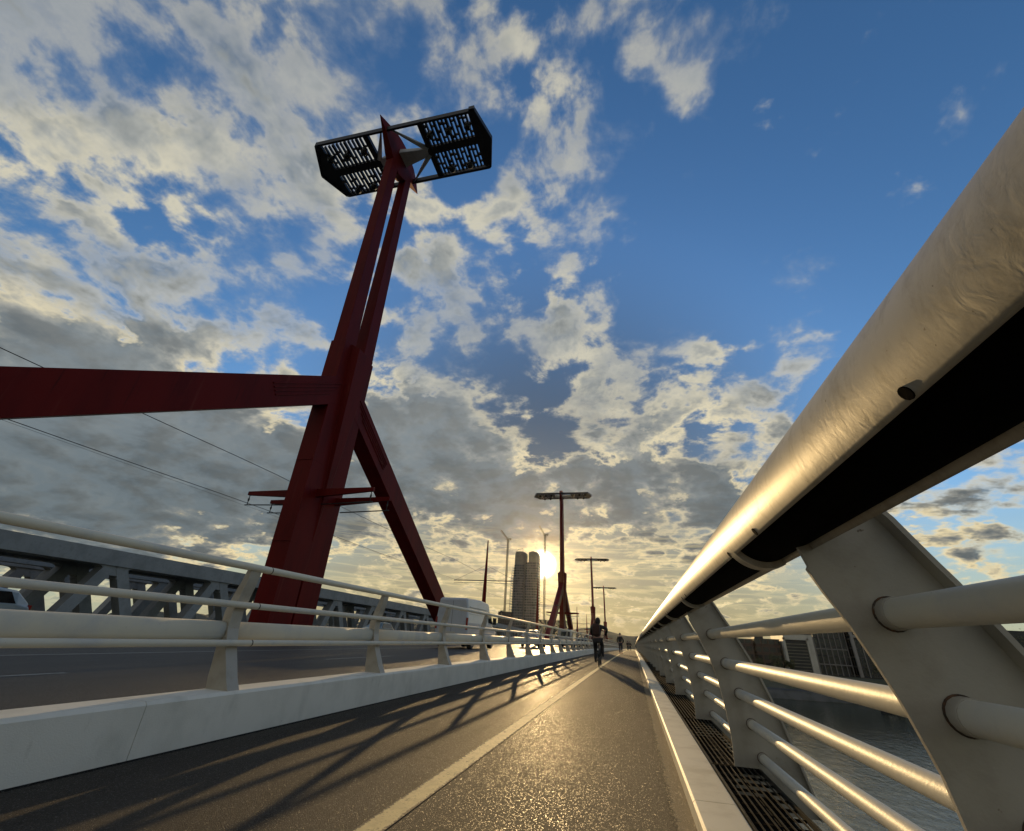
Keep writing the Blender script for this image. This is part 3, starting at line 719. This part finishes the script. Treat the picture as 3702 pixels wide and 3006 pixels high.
# ------------------------------------------------------------------ vehicles
def loft_body(secs):
    """secs: (y, half width low, half width high, z low, z waist, z top)"""
    rings = []
    for (y, wl, wt, z0, zw, z1) in secs:
        rings.append([(-wl*.92,y,z0),(wl*.92,y,z0),(wl,y,z0+.12),(wl,y,zw),(wt,y,z1-.08),(wt-.10,y,z1),(-wt+.10,y,z1),(-wt,y,z1-.08),(-wl,y,zw),(-wl,y,z0+.12)])
    return MB().sections(rings)
def wheels(t, xs, ys, r):
    for y in ys:
        for s in (-1, 1):
            w = obj('wheel', MB().disc((0,0,0), r, 'X', .22, 20), TYRE, t, (s*xs, y, r), .02)
            obj('rim', MB().disc((s*.112,0,0), r*.62, 'X', .02, 14), CHROME, w)
def van():
    t = thing('van', (-9.72,24.7,-.72+DZ(24)), 'tall white panel van driving away on the near carriageway', 'van')
    b = loft_body([(0,.93,.80,.42,1.3,2.46),(.1,.97,.84,.38,1.3,2.56),(2.5,.99,.86,.36,1.3,2.62),(4.0,.99,.86,.36,1.3,2.55),(4.65,.98,.74,.36,1.25,2.05),(5.1,.97,.78,.36,1.2,1.28),(5.75,.93,.80,.38,.95,1.05),(5.9,.85,.75,.45,.8,.95)])
    obj('body', b, VANP, t, bevel=.04)
    for s in (-1, 1):
        obj('tail_light', MB().box(s*.90-.05,s*.90+.05,-.03,.08,.95,1.55), LAMPR, t)
        w = MB().add([(s*.965,3.75,1.42),(s*.975,4.55,1.38),(s*.90,4.35,2.0),(s*.905,3.8,2.05)], [(0,1,2,3)]); w.add([(s*1.0,3.75,1.42),(s*1.0,4.62,1.38),(s*.93,4.38,2.0),(s*.93,3.8,2.05)], [(3,2,1,0)])
        obj('side_window', w, GLASS, t)
        obj('mirror', MB().box(s*1.02-.02,s*1.24,4.62,4.72,1.35,1.75), GLASS, t, bevel=.03)
    obj('rear_bumper', MB().box(-.94,.94,-.08,.05,.42,.62), TYRE, t, bevel=.02)
    obj('door_seam', MB().box(-.008,.008,-.004,.02,.66,2.4), DARKHOLE, t)
    for z in (1.75,2.1): obj('side_rib', MB().box(.90,.955,.3,3.4,z,z+.03), VANP, t)
    obj('number_plate', MB().box(-.26,.26,-.012,.01,.72,.83), BWHITE, t)
    wheels(t, .86, (.95, 4.75), .36)
def car(name, x, y, m, label, cat='car', rz=0., sc=1., boxy=False):
    t = thing(name, (x,y,-.72+DZ(y)), label, cat, None, rz); t.scale = (sc,sc,sc)
    secs = [(0,.78,.70,.35,.75,.88),(.08,.84,.72,.28,.80,1.0),(.5,.87,.64,.22,.88,1.38),(1.2,.88,.62,.22,.90,1.46),(2.2,.88,.62,.22,.90,1.44),(3.1,.88,.74,.22,.86,.98),(4.0,.84,.70,.24,.72,.84),(4.25,.72,.62,.32,.62,.72)]
    if boxy: secs = [(0,.86,.76,.36,1.05,1.86),(.1,.90,.78,.30,1.1,1.95),(2.6,.92,.80,.28,1.1,1.98),(3.3,.92,.72,.28,1.1,1.75),(3.9,.90,.78,.28,1.0,1.12),(4.6,.86,.74,.32,.85,.95)]
    obj('body', loft_body(secs), m, t, bevel=.03)
    zt = secs[2][5]
    if boxy: obj('rear_window', MB().box(-.62,.62,-.02,.04,1.2,1.72), GLASS, t, bevel=.02)
    else: obj('rear_window', MB().add([(-.62,.04,.96),(.62,.04,.96),(.5,.44,1.33),(-.5,.44,1.33),(-.62,.09,.95),(.62,.09,.95),(.5,.49,1.33),(-.5,.49,1.33)], [(0,1,2,3),(7,6,5,4),(0,4,5,1),(1,5,6,2),(2,6,7,3),(3,7,4,0)]), GLASS, t)
    for s in (-1, 1):
        zt2 = 1.32 if not boxy else 1.78; xl = .86 if not boxy else .90; xt = .70 if not boxy else .84
        y1 = 2.6 if not boxy else 3.3
        obj('side_window', MB().add([(s*xl,.55,.93 if not boxy else 1.15),(s*xl,y1,.93 if not boxy else 1.15),(s*xt,y1-.45,zt2),(s*xt,.75,zt2),(s*(xl-.1),.55,.93),(s*(xl-.1),y1,.93),(s*(xt-.1),y1-.45,zt2),(s*(xt-.1),.75,zt2)], [(0,1,2,3),(7,6,5,4),(0,4,5,1),(1,5,6,2),(2,6,7,3),(3,7,4,0)]), GLASS, t)
        obj('tail_light', MB().box(s*.70-.10,s*.70+.10,-.02,.1,.74,.90), LAMPR, t)
    wheels(t, .76, (.75, 3.4), .31)
    return t
van()
car('car', -9.2, 43., SILV, 'silver car in the sun glare ahead of the white van')
car('minivan', -8.0, 58., SILV, 'grey boxy minivan farther up the road below the second pylon', 'minivan', boxy=True)
car('car', -7.6, 74., DCAR, 'dark car following lane beyond the grey minivan')
car('car', -9.6, 92., DCAR, 'small dark car far up the road, behind the cyclist')
car('car', -24.2, 44., GREENC, 'dark green car on the far carriageway seen right of the red column base', rz=math.pi)
car('hatchback', -23.2, 12.9, BLUEC, 'pale blue hatchback cut off by the left edge of the photo', 'car', rz=math.pi, sc=1.0)

# ------------------------------------------------------------------ river, banks, far land
WZ = -17.
struct('water', MB().add([(-1280,-232,WZ),(1280,-232,WZ),(1280,226,WZ),(-1280,226,WZ)], [(0,1,2,3)]), WATER)
struct('ground', MB().add([(-1290,-1290,-21),(1290,-1290,-21),(1290,1290,-21),(-1290,1290,-21)], [(0,1,2,3)]), GROUND)
def bank(name, prof, m):
    xs = [-1280,-800,-500]+[-300+15*i for i in range(41)]+[500,800,1280]
    r2 = random.Random(4); mb = MB(); n = len(prof); vs = []
    for x in xs:
        j = r2.uniform(-.35,.35)
        for (y, z) in prof: vs.append((x, y+j+(.06*max(min(x,250),0.)), z+r2.uniform(-.08,.08)))
    mb.add(vs, [(k*n+i,(k+1)*n+i,(k+1)*n+i+1,k*n+i+1) for k in range(len(xs)-1) for i in range(n-1)])
    return struct(name, mb, m)
bank('embankment', [(219,-21),(220,-16.9),(224,-14.3),(224.6,-14.2)], STONE)
bank('promenade', [(224.55,-14.24),(233,-14.1)], ROAD)
bank('bank_slope', [(232.9,-14.15),(241,-9.6),(246,-9.1)], GROUND)
bank('land', [(245.9,-9.15),(700,-9.),(1270,-9.)], GROUND)
nb = MB().add([(-1280,-228,-21),(1280,-228,-21),(1280,-236,-12),(-1280,-236,-12),(1280,-1280,-11),(-1280,-1280,-11)], [(0,1,2,3),(3,2,4,5)])
struct('near_bank', nb, GROUND)
def ridge(name, y0, base, amp, seed, x0=-2600, x1=2600):
    r2 = random.Random(seed); ph = [(r2.uniform(.004,.06), r2.uniform(0,6.3)) for _ in range(9)]
    mb = MB(); rings = []
    for i in range(131):
        x = x0+(x1-x0)*i/130
        h = base+amp*sum(math.sin(x*f+p)/(1+f*50) for f, p in ph)
        h = max(h, 3)
        rings.append([(x,y0-70,-9.2),(x,y0-35,h*.55),(x,y0-10,h*.93),(x,y0,h),(x,y0+50,h*.5),(x,y0+90,-9.2)])
    mb.sections(rings, False, False, True); return struct(name, mb, HILL)
ridge('hills', 930., 9., 4., 5, -1250, 1250)
ridge('hills', 1010., 15., 6., 11, -1250, 1250)

# ------------------------------------------------------------------ twin tower under construction, cranes, low blocks
def rrect(x0, x1, y0, y1, r, n=4):
    pts = []
    for (cx, cy, a0) in ((x1-r,y0+r,-90),(x1-r,y1-r,0),(x0+r,y1-r,90),(x0+r,y0+r,180)):
        for i in range(n+1):
            a = math.radians(a0+90*i/n); pts.append((cx+r*math.cos(a), cy+r*math.sin(a)))
    return pts
def twin():
    X0, Y0, Z0 = -184., 800., -10.
    t = thing('twin_tower', (X0,Y0,Z0), 'tall twin tower under construction against the low sun, joined halves with stepped rounded tops', 'tower')
    def loft(lv):
        return MB().sections([[(x-X0,y-Y0,z-Z0) for x,y in rrect(a,b,Y0,Y0+30,5)] + [] for z, a, b in lv] and [[(x-X0,y-Y0,z-Z0) for x,y in rrect(a,b,Y0,Y0+30,5)] for z, a, b in lv])
    def loft3(lv):
        return MB().sections([[(x-X0,y-Y0,z-Z0) for x,y in rrect(a,b,Y0,Y0+30,5)] if True else None for z, a, b in lv])
    def rings(lv):
        out = []
        for z, a, b in lv: out.append([(x-X0, y-Y0, z-Z0) for x, y in rrect(a, b, Y0, Y0+30, 5)])
        return MB().sections(out)
    obj('left_wing', rings([(-10,-205,-184.3),(40,-205.5,-184.3),(85,-205,-184.3),(110,-204,-184.3),(117,-203.5,-184.3),(118.5,-203.2,-184.2)]), TOWER, t)
    obj('left_crown', rings([(118.4,-203.3,-184),(124,-203.2,-183.5),(137,-203,-183.4),(140.6,-202,-184.2),(141.6,-199,-187)]), CONC, t)
    obj('right_wing', rings([(-10,-182.3,-159.5),(60,-182.3,-159),(122,-181.6,-158.4)]), TOWER, t)
    obj('right_crown', rings([(121.9,-177.4,-158.6),(137,-177.2,-159.2),(140.5,-176.4,-160.5),(141.8,-172,-165)]), CONC, t)
    ln = MB()
    for k in range(26):
        z = 2+k*4.6
        if z < 118: ln.box(-184.5-X0,-182.1-X0,2,26,z-Z0,z+2.1+(1.2 if k % 3 else 2.4)-Z0)
    ln.box(-184.5-X0,-177.2-X0,4,24,112-Z0,122-Z0)
    obj('link_bridge', ln, CONC, t)
    for k in range(27):
        z = -2+k*4.4
        w = 4.2*(1-max(0,(z-60)/70.)**2)
        sl_ = MB().box(-205.3-w-X0,-203.-X0,3,27,z-Z0,z+.5-Z0)
        if z < 66: sl_.box(-160.-X0,-156.6-X0,3,27,z-Z0,z+.5-Z0)
        sl_.box(-205.3-w-X0,-205.3-w+.5-X0,3,4,z-4.4-Z0,z-Z0)
        obj('floor_slab', sl_, SLAB, t)
    obj('roof_gantry', MB().tube([(-203.4-X0,14,140-Z0),(-203.2-X0,14,144-Z0),(-200-X0,14,147.6-Z0),(-190.6-X0,14,148.8-Z0),(-190.6-X0,14,141-Z0)], .55, 6, False), CONC, t)
twin()
def lattice(mb, a, b, w, step, r):
    a, b = Vector(a), Vector(b); tt = (b-a); n = max(2, int(tt.length/step)); tn = tt.normalized()
    up = Vector((0,1,0)); p = tn.cross(up).normalized(); q = up
    for s1 in (-1,1):
        for s2 in (-1,1): mb.tube([a+(p*s1+q*s2)*w/2, b+(p*s1+q*s2)*w/2], r, 4, False)
    for k in range(n):
        c0, c1 = a+tt*(k/n), a+tt*((k+1)/n)
        for s2 in (-1,1):
            s = 1 if k % 2 else -1
            mb.tube([c0+(p*s+q*s2)*w/2, c1+(-p*s+q*s2)*w/2], r*.6, 4, False)
        mb.tube([c1+(p+q)*w/2, c1+(-p+q)*w/2], r*.6, 4, False)
def crane(x, y, zp, tip, lab):
    t = thing('tower_crane', (x,y,-10), lab, 'crane', 'tower cranes at the twin tower')
    h = zp+10
    m_ = MB(); lattice(m_, (0,0,0), (0,0,h), 2.6, 3.2, .40); obj('mast', m_, CRANEM, t)
    obj('cab', MB().box(-2.6,2.6,-1.6,1.6,h,h+2.2).box(.5,3.2,-1.2,1.2,h+2.0,h+3.6), CRANEM, t, bevel=.1)
    j = MB(); lattice(j, (-.5,0,h+2), (tip[0]-x,0,tip[1]+10), 2.3, 3., .36); obj('jib', j, CRANEM, t)
    cj = MB(); lattice(cj, (.5,0,h+2.4), (6.4,0,h+3.4), 1.4, 2.4, .2); cj.box(4.2,6.6,-1.3,1.3,h+.4,h+3.0); obj('counter_jib', cj, CRANEM, t)
    for yy in [h*.36, h*.66]:
        obj('wall_tie', MB().tube([(1.2,0,yy),(13 if x < -200 else -11,2,yy)], .35, 4), CRANEM, t)
crane(-216.5, 798, 161, (-231.5,180), 'left luffing tower crane beside the twin tower')
crane(-146.8, 804, 170, (-157.5,189), 'right luffing tower crane rising behind the low sun')
def block(name, lab, x0, x1, y0, y1, z0, z1, m, roof=True, parap=.8, group=None, cat='building'):
    t = thing(name, ((x0+x1)/2,y0,z0), lab, cat, group); w = (x1-x0)/2; d = y1-y0; h = z1-z0
    obj('wall', MB().box(-w,w,0,d,0,h), m, t)
    if roof:
        r_ = MB().box(-w-.15,w+.15,-.15,d+.15,h,h+.35); r_.box(-w+1.,-w+min(5,w),d*.2,d*.5,h+.35,h+.35+parap*2.4)
        obj('roof', r_, DGREY, t)
    return t, w, d, h
block('podium_building', 'low dark stepped building at the left foot of the twin tower', -227,-203,795,840,-10,37.5, BRICK)
block('podium_building', 'wide low grey building at the right foot of the twin tower', -198,-112,835,880,-10,29, OFFICE)
block('podium_building', 'flat grey hall in front of the twin tower base', -215,-150,770,792,-10,14, OFFICE)
# right bank
block('brick_block', 'dark brown brick block behind trees, left end of the right river bank', 43,57.5,262,280,-9,4.2, BRICK)
block('brick_block', 'dark brown brick block beside the white louvred building', 58.5,69.5,262,282,-9,4.6, BRICK)
block('low_house', 'low grey house on the bank nearest the bridge', 20,40,268,284,-9,2.2, DGREY)
t, w, d, h = block('louvred_building', 'white clad building with horizontal louvres in a tall framed opening', 70.5,83,258,280,-9,7.4, BWHITE)
fr = MB().box(-w-.5,-w+.4,-.9,0,.6,h-1.6).box(w-3.0,w-2.2,-.9,0,.6,h-1.6).box(-w-.5,w-2.2,-.9,0,h-2.4,h-1.6); obj('frame', fr, BWHITE, t)
obj('opening', MB().box(-w+.45,w-3.05,-.06,-.01,.6,h-2.5), DGREY, t)
for k in range(9): obj('louvre', MB().box(-w+.45,w-3.05,-.55,-.08,1.2+k*1.35,1.55+k*1.35), LOUV, t)
t, w, d, h = block('glass_office', 'dark glass office with pale steel frame right of the louvred building', 84.5,98,262,290,-9,12., OFFICE)
fr = MB()
for k in range(7): fr.box(-w+k*w/3-.12,-w+k*w/3+.12,-.5,-.06,0,h)
for z in (4.2, 10.6, h-.3): fr.box(-w,w,-.62,-.03,z,z+.4)
obj('facade_frame', fr, SLAB, t)
t, w, d, h = block('glass_office', 'black glazed office with a broad grey portal frame facing the river', 99,124,259,290,-9,10.5, OFFICE)
fr = MB().box(-w,-w+1.2,-1.,-.02,0,h).box(w-1.2,w,-1.,-.02,0,h).box(-w,w,-1.1,-.03,h-3.4,h-2.2); obj('portal_frame', fr, SLAB, t)
for k in range(4): obj('mullion', MB().box(-w+4+k*5.5,-w+4.3+k*5.5,-.4,-.02,0,h-3.4), SLAB, t)
block('office_block', 'dark office block with flat roof behind the nearest railing post', 128,150,265,300,-9,11.5, OFFICE)
block('office_block', 'dark flat roofed block at the right edge of the photo', 156,205,262,300,-9,12.6, DGREY)
def tree(x, y, z, h, w, lab, seed, group='trees on the right bank'):
    r2 = random.Random(seed); t = thing('tree', (x,y,z), lab, 'tree', group)
    tk = MB().tube([(0,0,-.3),(.1,0,h*.3),(.0,.1,h*.6),(.15,.1,h*.85)], [h*.03,h*.024,h*.015,.04], 7)
    cl = []
    for k in range(11):
        a = r2.uniform(0,6.28); zz = h*r2.uniform(.42,.92); rr_ = w*.36*r2.uniform(.4,1.); e = (rr_*math.cos(a), rr_*math.sin(a), zz)
        tk.tube([(0,0,zz-h*.16),(e[0]*.5,e[1]*.5,zz-h*.05),e], [h*.011,h*.007,.03], 5); cl.append((e, w*r2.uniform(.14,.24)))
    obj('trunk', tk, BARK, t)
    cr_ = MB()
    for (e, R) in cl:
        for q in range(70):
            d = Vector((r2.gauss(0,1),r2.gauss(0,1),r2.gauss(0,.8))); c = Vector(e)+d*R*.6
            a = Vector((r2.gauss(0,1),r2.gauss(0,1),r2.gauss(0,1))).normalized(); b = a.orthogonal().normalized(); s = r2.uniform(.18,.42)
            cr_.add([c-a*s,c+b*s*.6,c+a*s,c-b*s*.6], [(0,1,2,3)])
    obj('crown', cr_, LEAF, t)
for k, (x, y, h, w, lab) in enumerate(((49,246,7,5,'yellowish bushy tree in front of the left brick block'),(55.5,247,6,5,'small round tree between the two brick blocks'),(62,246,7.5,5.5,'taller leafy tree in front of the second brick block'),(68,248,6,4,'slim tree left of the white louvred building'),(103,246,6,5,'dark tree left in front of the portal framed office'),(118,247,7,6,'broad dark tree right in front of the portal framed office'),(140,250,14,8,'tall tree beside the dark office behind the nearest post'),(161,250,24,11,'tall sparse tree poking above the roof at the right edge'),(30,248,6,5,'low tree in front of the house nearest the bridge'))):
    tree(x, y, -9.2, h, w, lab, 20+k)
for k, x in enumerate((74.5,78.5,84,94)):  # made-up white stubs imitating bright sun glints along the quay
    t = thing('glint_stub', (x, 231.+.06*x, -14.15), ('white stub standing for a sun glint on the quay below the louvred building, leftmost','white stub standing for a sun glint on the quay under the middle of the louvred building','white stub standing for a sun glint on the quay by the corner of the louvred building','white stub standing for a sun glint on the quay in front of the glass office')[k], 'glint stub', 'white stubs standing for sun glints on the quay')
    obj('shaft', MB().tube([(0,0,0),(0,0,.7),(0,0,1.0)], [.36,.30,.34], 10), BWHITE, t); obj('cap', MB().ball((0,0,1.05),.48,.48,.22,10,5), BWHITE, t)
bt = thing('motor_boat', (82.5,199,WZ), 'small dark motor boat with white cabin on the river', 'boat')
hb = MB().sections([[(x,-w_,.0),(x,w_,.0),(x,w_*1.15,h_),(x,-w_*1.15,h_)] for x,w_,h_ in ((-3.,.8,.75),(-1,1.,.75),(1.5,.9,.85),(3.,.45,1.0),(3.7,.06,1.1))]); obj('hull', hb, DCAR, bt)
obj('cabin', MB().box(-1.2,.9,-.7,.7,.75,1.9), BWHITE, bt, bevel=.08); obj('window', MB().box(-.9,.7,-.72,.72,1.3,1.7), GLASS, bt)

# ------------------------------------------------------------------ people
def skin_mesh(name, V, E, m, sub=2):
    """V: {joint: (x,y,z,r)}"""
    me = bpy.data.meshes.new(name+'_rough'); ks = list(V); ix = {k:i for i,k in enumerate(ks)}
    me.from_pydata([V[k][:3] for k in ks], [(ix[a],ix[b]) for a,b in E], [])
    o = bpy.data.objects.new(name+'_rough', me); COL.objects.link(o)
    md = o.modifiers.new('s','SKIN'); md.use_smooth_shade = True
    for i, k in enumerate(ks):
        r = V[k][3]; r = r if isinstance(r, tuple) else (r, r)
        me.skin_vertices[0].data[i].radius = r; me.skin_vertices[0].data[i].use_root = (i == 0)
    sd = o.modifiers.new('d','SUBSURF'); sd.levels = sub; sd.render_levels = sub
    dg = bpy.context.evaluated_depsgraph_get(); r = bpy.data.meshes.new_from_object(o.evaluated_get(dg)); r.name = name
    bpy.data.objects.remove(o); bpy.data.meshes.remove(me)
    r.materials.clear(); r.materials.append(m)
    for p in r.polygons: p.use_smooth = True
    return r
def join_mb(me, mb):
    bm = bmesh.new(); bm.from_mesh(me); t2 = mb.mesh('x', None); bm.from_mesh(t2); bm.to_mesh(me); bm.free(); bpy.data.meshes.remove(t2)
    for p in me.polygons: p.use_smooth = True
    return me
def person(loc, J, lab, shoes, top=CLOTH, legs=JEAN, hood=False, rz=0.):
    """J: joints pelvis chest neck head; shoulder/elbow/hand L R; hip knee ankle toe L R, facing +y"""
    t = thing('person', loc, lab, 'person', None, rz)
    V = {'pelvis':(*J['pelvis'],(.15,.11)),'waist':(*[(a+b)/2 for a,b in zip(J['pelvis'],J['chest'])],(.135,.10)),'chest':(*J['chest'],(.17,.12)),'neck':(*J['neck'],.055)}
    hx, hy, hz = J['head']
    V['jaw'] = (hx,hy+.005,hz-.085,(.060,.070)); V['skull'] = (hx,hy,hz+.015,(.078,.092)); V['crown'] = (hx,hy-.005,hz+.09,(.05,.06))
    E = [('pelvis','waist'),('waist','chest'),('chest','neck'),('neck','jaw'),('jaw','skull'),('skull','crown')]
    for s in 'LR':
        V['sh'+s] = (*J['sh'+s],.068); V['el'+s] = (*J['el'+s],.045); V['wr'+s] = (*J['wr'+s],.03)
        d = (Vector(J['wr'+s])-Vector(J['el'+s])).normalized(); p = Vector(J['wr'+s])+d*.08; V['pa'+s] = (*p,(.042,.022))
        V['hip'+s] = (*J['hip'+s],.095); V['kn'+s] = (*J['kn'+s],.06); V['an'+s] = (*J['an'+s],.042); V['to'+s] = (*J['to'+s],.035)
        E += [('chest','sh'+s),('sh'+s,'el'+s),('el'+s,'wr'+s),('wr'+s,'pa'+s),('pelvis','hip'+s),('hip'+s,'kn'+s),('kn'+s,'an'+s),('an'+s,'to'+s)]
    me = skin_mesh('body', V, E, SKIN)
    ex = MB(); ex.ball((hx,hy+.10,hz-.015),.014,.022,.024,8,4)
    for s in (-1,1):
        ex.ball((hx+s*.082,hy,hz-.01),.012,.022,.034,8,4); ex.ball((hx+s*.032,hy+.085,hz+.015),.014,.010,.010,8,4)
    ex.ball((hx,hy+.088,hz-.06),.026,.010,.008,8,4)
    for s in 'LR':
        d = (Vector(J['wr'+s])-Vector(J['el'+s])).normalized(); p = Vector(J['wr'+s])+d*.08
        side = d.cross(Vector((0,1,.3))).normalized(); cu_ = d.cross(side).normalized()
        for q, ln in zip((-.027,-.009,.009,.026),(.062,.078,.072,.055)):
            a = p+side*q+d*.02; ex.tube([a, a+d*ln*.5+cu_*.006, a+d*ln*.85+cu_*.03, a+d*ln*.9+cu_*.05], [.0095,.009,.008,.006], 7)
        a = p-d*.03+side*.036; ex.tube([a, a+side*.022+d*.03, a+side*.024+d*.055+cu_*.015], [.011,.010,.007], 7)
    b = obj('body', join_mb(me, ex), None, t)
    JV = {k:(*V[k][:3], tuple(q+.022 for q in V[k][3]) if isinstance(V[k][3], tuple) else V[k][3]+.02) for k in ('pelvis','waist','chest','shL','shR','elL','elR','wrL','wrR')}
    n = Vector(J['neck'])*.75+Vector(J['chest'])*.25; JV['collar'] = (*n,.075)
    obj('jacket', skin_mesh('jacket', JV, [('pelvis','waist'),('waist','chest'),('chest','collar'),('chest','shL'),('chest','shR'),('shL','elL'),('elL','wrL'),('shR','elR'),('elR','wrR')], top), None, t)
    TV = {k:(*V[k][:3], tuple(q+.014 for q in V[k][3]) if isinstance(V[k][3], tuple) else V[k][3]+.018) for k in ('pelvis','hipL','hipR','knL','knR','anL','anR')}
    obj('trousers', skin_mesh('trousers', TV, [('pelvis','hipL'),('hipL','knL'),('knL','anL'),('pelvis','hipR'),('hipR','knR'),('knR','anR')], legs), None, t)
    hm = MB().ball((hx,hy-.012,hz+.045),.092,.106,.092,12,7)
    if hood: hm.ball((hx,hy-.03,hz-.02),.11,.115,.14,12,7)
    obj('hood' if hood else 'hair', hm, top if hood else HAIR, t)
    for s in 'LR':
        a, e = Vector(J['an'+s]), Vector(J['to'+s]); f = (e-a); f.z = 0
        sm = MB().tube([a+Vector((0,0,-.005))-f*.35, a*.6+e*.4, e+f*.25], [.048,.052,.04], 10); obj('shoe', sm, shoes, t)
    return t
DZc = DZ(20)
J = dict(pelvis=(-.03,.16,1.02), chest=(-.05,.34,1.36), neck=(-.03,.42,1.53), head=(.0,.45,1.68),
    shL=(-.24,.38,1.46), elL=(-.30,.62,1.24), wrL=(-.24,.80,1.10), shR=(.14,.38,1.47), elR=(.36,.50,1.38), wrR=(.27,.74,1.14),
    hipL=(-.12,.18,.95), knL=(-.14,.50,.60), anL=(-.14,.34,.22), toL=(-.14,.48,.17), hipR=(.08,.18,.95), knR=(.13,.58,.80), anR=(.15,.44,.42), toR=(.15,.58,.38))
person((-1.40,19.9,-.9+DZc), J, 'cyclist in dark hooded jacket with brown backpack, riding away on the path', CLOTH, CLOTH, CLOTH, True)
bp = tag(obj('backpack', MB().sections([[(x*w_,y,z) for x,y,z in ((-.16,.0,zz),(.16,.0,zz),(.14,-.17*dd,zz),(-.14,-.17*dd,zz))] for zz,w_,dd in ((0,.8,.7),(.06,1.,1.),(.36,1.,.95),(.46,.8,.6))]), CLOTH2, None, (-1.46,20.10,-.9+DZc+1.10), .03), "brown backpack worn on the cyclist's back", 'backpack')
bk = thing('bicycle', (-1.40,19.9,-.9+DZc), 'dark bicycle under the cyclist on the white line', 'bicycle')
for y in (.15, 1.20):
    w = obj('wheel', MB().torus((0,0,0), .325, .012, 'X', 30, 6), DARKHOLE, bk, (0,y,.355)); obj('tyre', MB().torus((0,0,0), .338, .02, 'X', 30, 8), TYRE, w)
    sp = MB()
    for k in range(14): a = 2*math.pi*k/14; sp.tube([(0,0,0),(0,.325*math.cos(a),.325*math.sin(a))], .0022, 4)
    obj('spokes', sp, CHROME, w)
f = MB()
for a, e in (((0,.60,.30),(0,.38,.80)),((0,.60,.30),(0,1.05,.78)),((0,.40,.74),(0,1.03,.86)),((0,.15,.355),(0,.60,.30)),((0,.15,.355),(0,.40,.74)),((0,1.06,.92),(0,1.05,.78)),((0,1.05,.78),(0,1.20,.355))): f.tube([a,e], .019, 8)
obj('frame', f, DARKHOLE, bk)
obj('saddle', MB().ball((0,.32,.93),.085,.14,.035,12,6).tube([(0,.38,.80),(0,.34,.92)], .014, 8), TYRE, bk)
obj('handlebar', MB().tube([(-.29,.86,1.06),(-.22,.98,1.05),(0,1.04,1.02),(.22,.98,1.05),(.29,.86,1.06)], .015, 8).tube([(0,1.06,.90),(0,1.04,1.02)], .015, 8), TYRE, bk)
cr = MB().disc((.05,.60,.30), .10, 'X', .006, 20)
for s, y, z in ((-1,.47,.18),(1,.73,.42)): cr.tube([(s*.07,.60,.30),(s*.08,(y+.6)/2+.0,(z+.3)/2),(s*.08,.60+(y-.60)*.9,.30+(z-.30)*.9)], .012, 6); cr.box(s*.13-.045,s*.13+.045,.60+(y-.6)*.9-.03,.60+(y-.6)*.9+.03,.29+(z-.30)*.9-.0,.31+(z-.30)*.9)
obj('crank', cr, DARKHOLE, bk)
obj('mudguard', MB().tube([(0,-.21,.40),(0,-.16,.55),(0,.0,.70),(0,.16,.735)], .028, 6), TYRE, bk); obj('rear_reflector', MB().disc((0,-.19,.62), .035, 'Y', .02, 12), CHROME, bk)
W = dict(pelvis=(0,0,.95), chest=(0,.02,1.30), neck=(0,.03,1.52), head=(0,.06,1.68), shL=(-.19,.02,1.43), elL=(-.30,-.04,1.17), wrL=(-.22,.10,.98), shR=(.19,.02,1.43), elR=(.30,-.04,1.17), wrR=(.22,.10,.98),
    hipL=(-.09,0,.90), knL=(-.09,.10,.50), anL=(-.08,-.02,.12), toL=(-.09,.10,.05), hipR=(.09,0,.90), knR=(.09,.06,.50), anR=(.09,-.16,.18), toR=(.09,-.06,.06))
person((-1.19,46.5,-.9+DZ(46.5)), W, 'person in dark jacket walking away, elbows out and hands in pockets, pale shoes', SHOE, CLOTH, JEAN)
for x, y, lab in ((-1.25,108.,'left one of two tiny dark figures at the far end of the path'),(-.75,111.,'right one of two tiny dark figures at the far end of the path')):
    person((x,y,-.9+DZ(y)), W, lab, CLOTH, CLOTH, JEAN)

# ------------------------------------------------------------------ haze
HAZE_D = 1.5e-5
if HAZE_D > 0:
    hm = bpy.data.materials.new('haze_air'); hm.use_nodes = True; g = NG(hm.node_tree); g.n.clear()
    pv = g.node('ShaderNodeVolumePrincipled'); pv.inputs['Density'].default_value = HAZE_D; pv.inputs['Color'].default_value = (.96,.95,.92,1.); pv.inputs['Anisotropy'].default_value = .85
    mo = g.node('ShaderNodeOutputMaterial'); g.l.new(pv.outputs[0], mo.inputs['Volume'])
    tag(obj('haze', MB().box(-1300,1300,-1300,1300,-22.5,215), hm), 'pale evening haze over the river', 'haze', None, 'stuff')
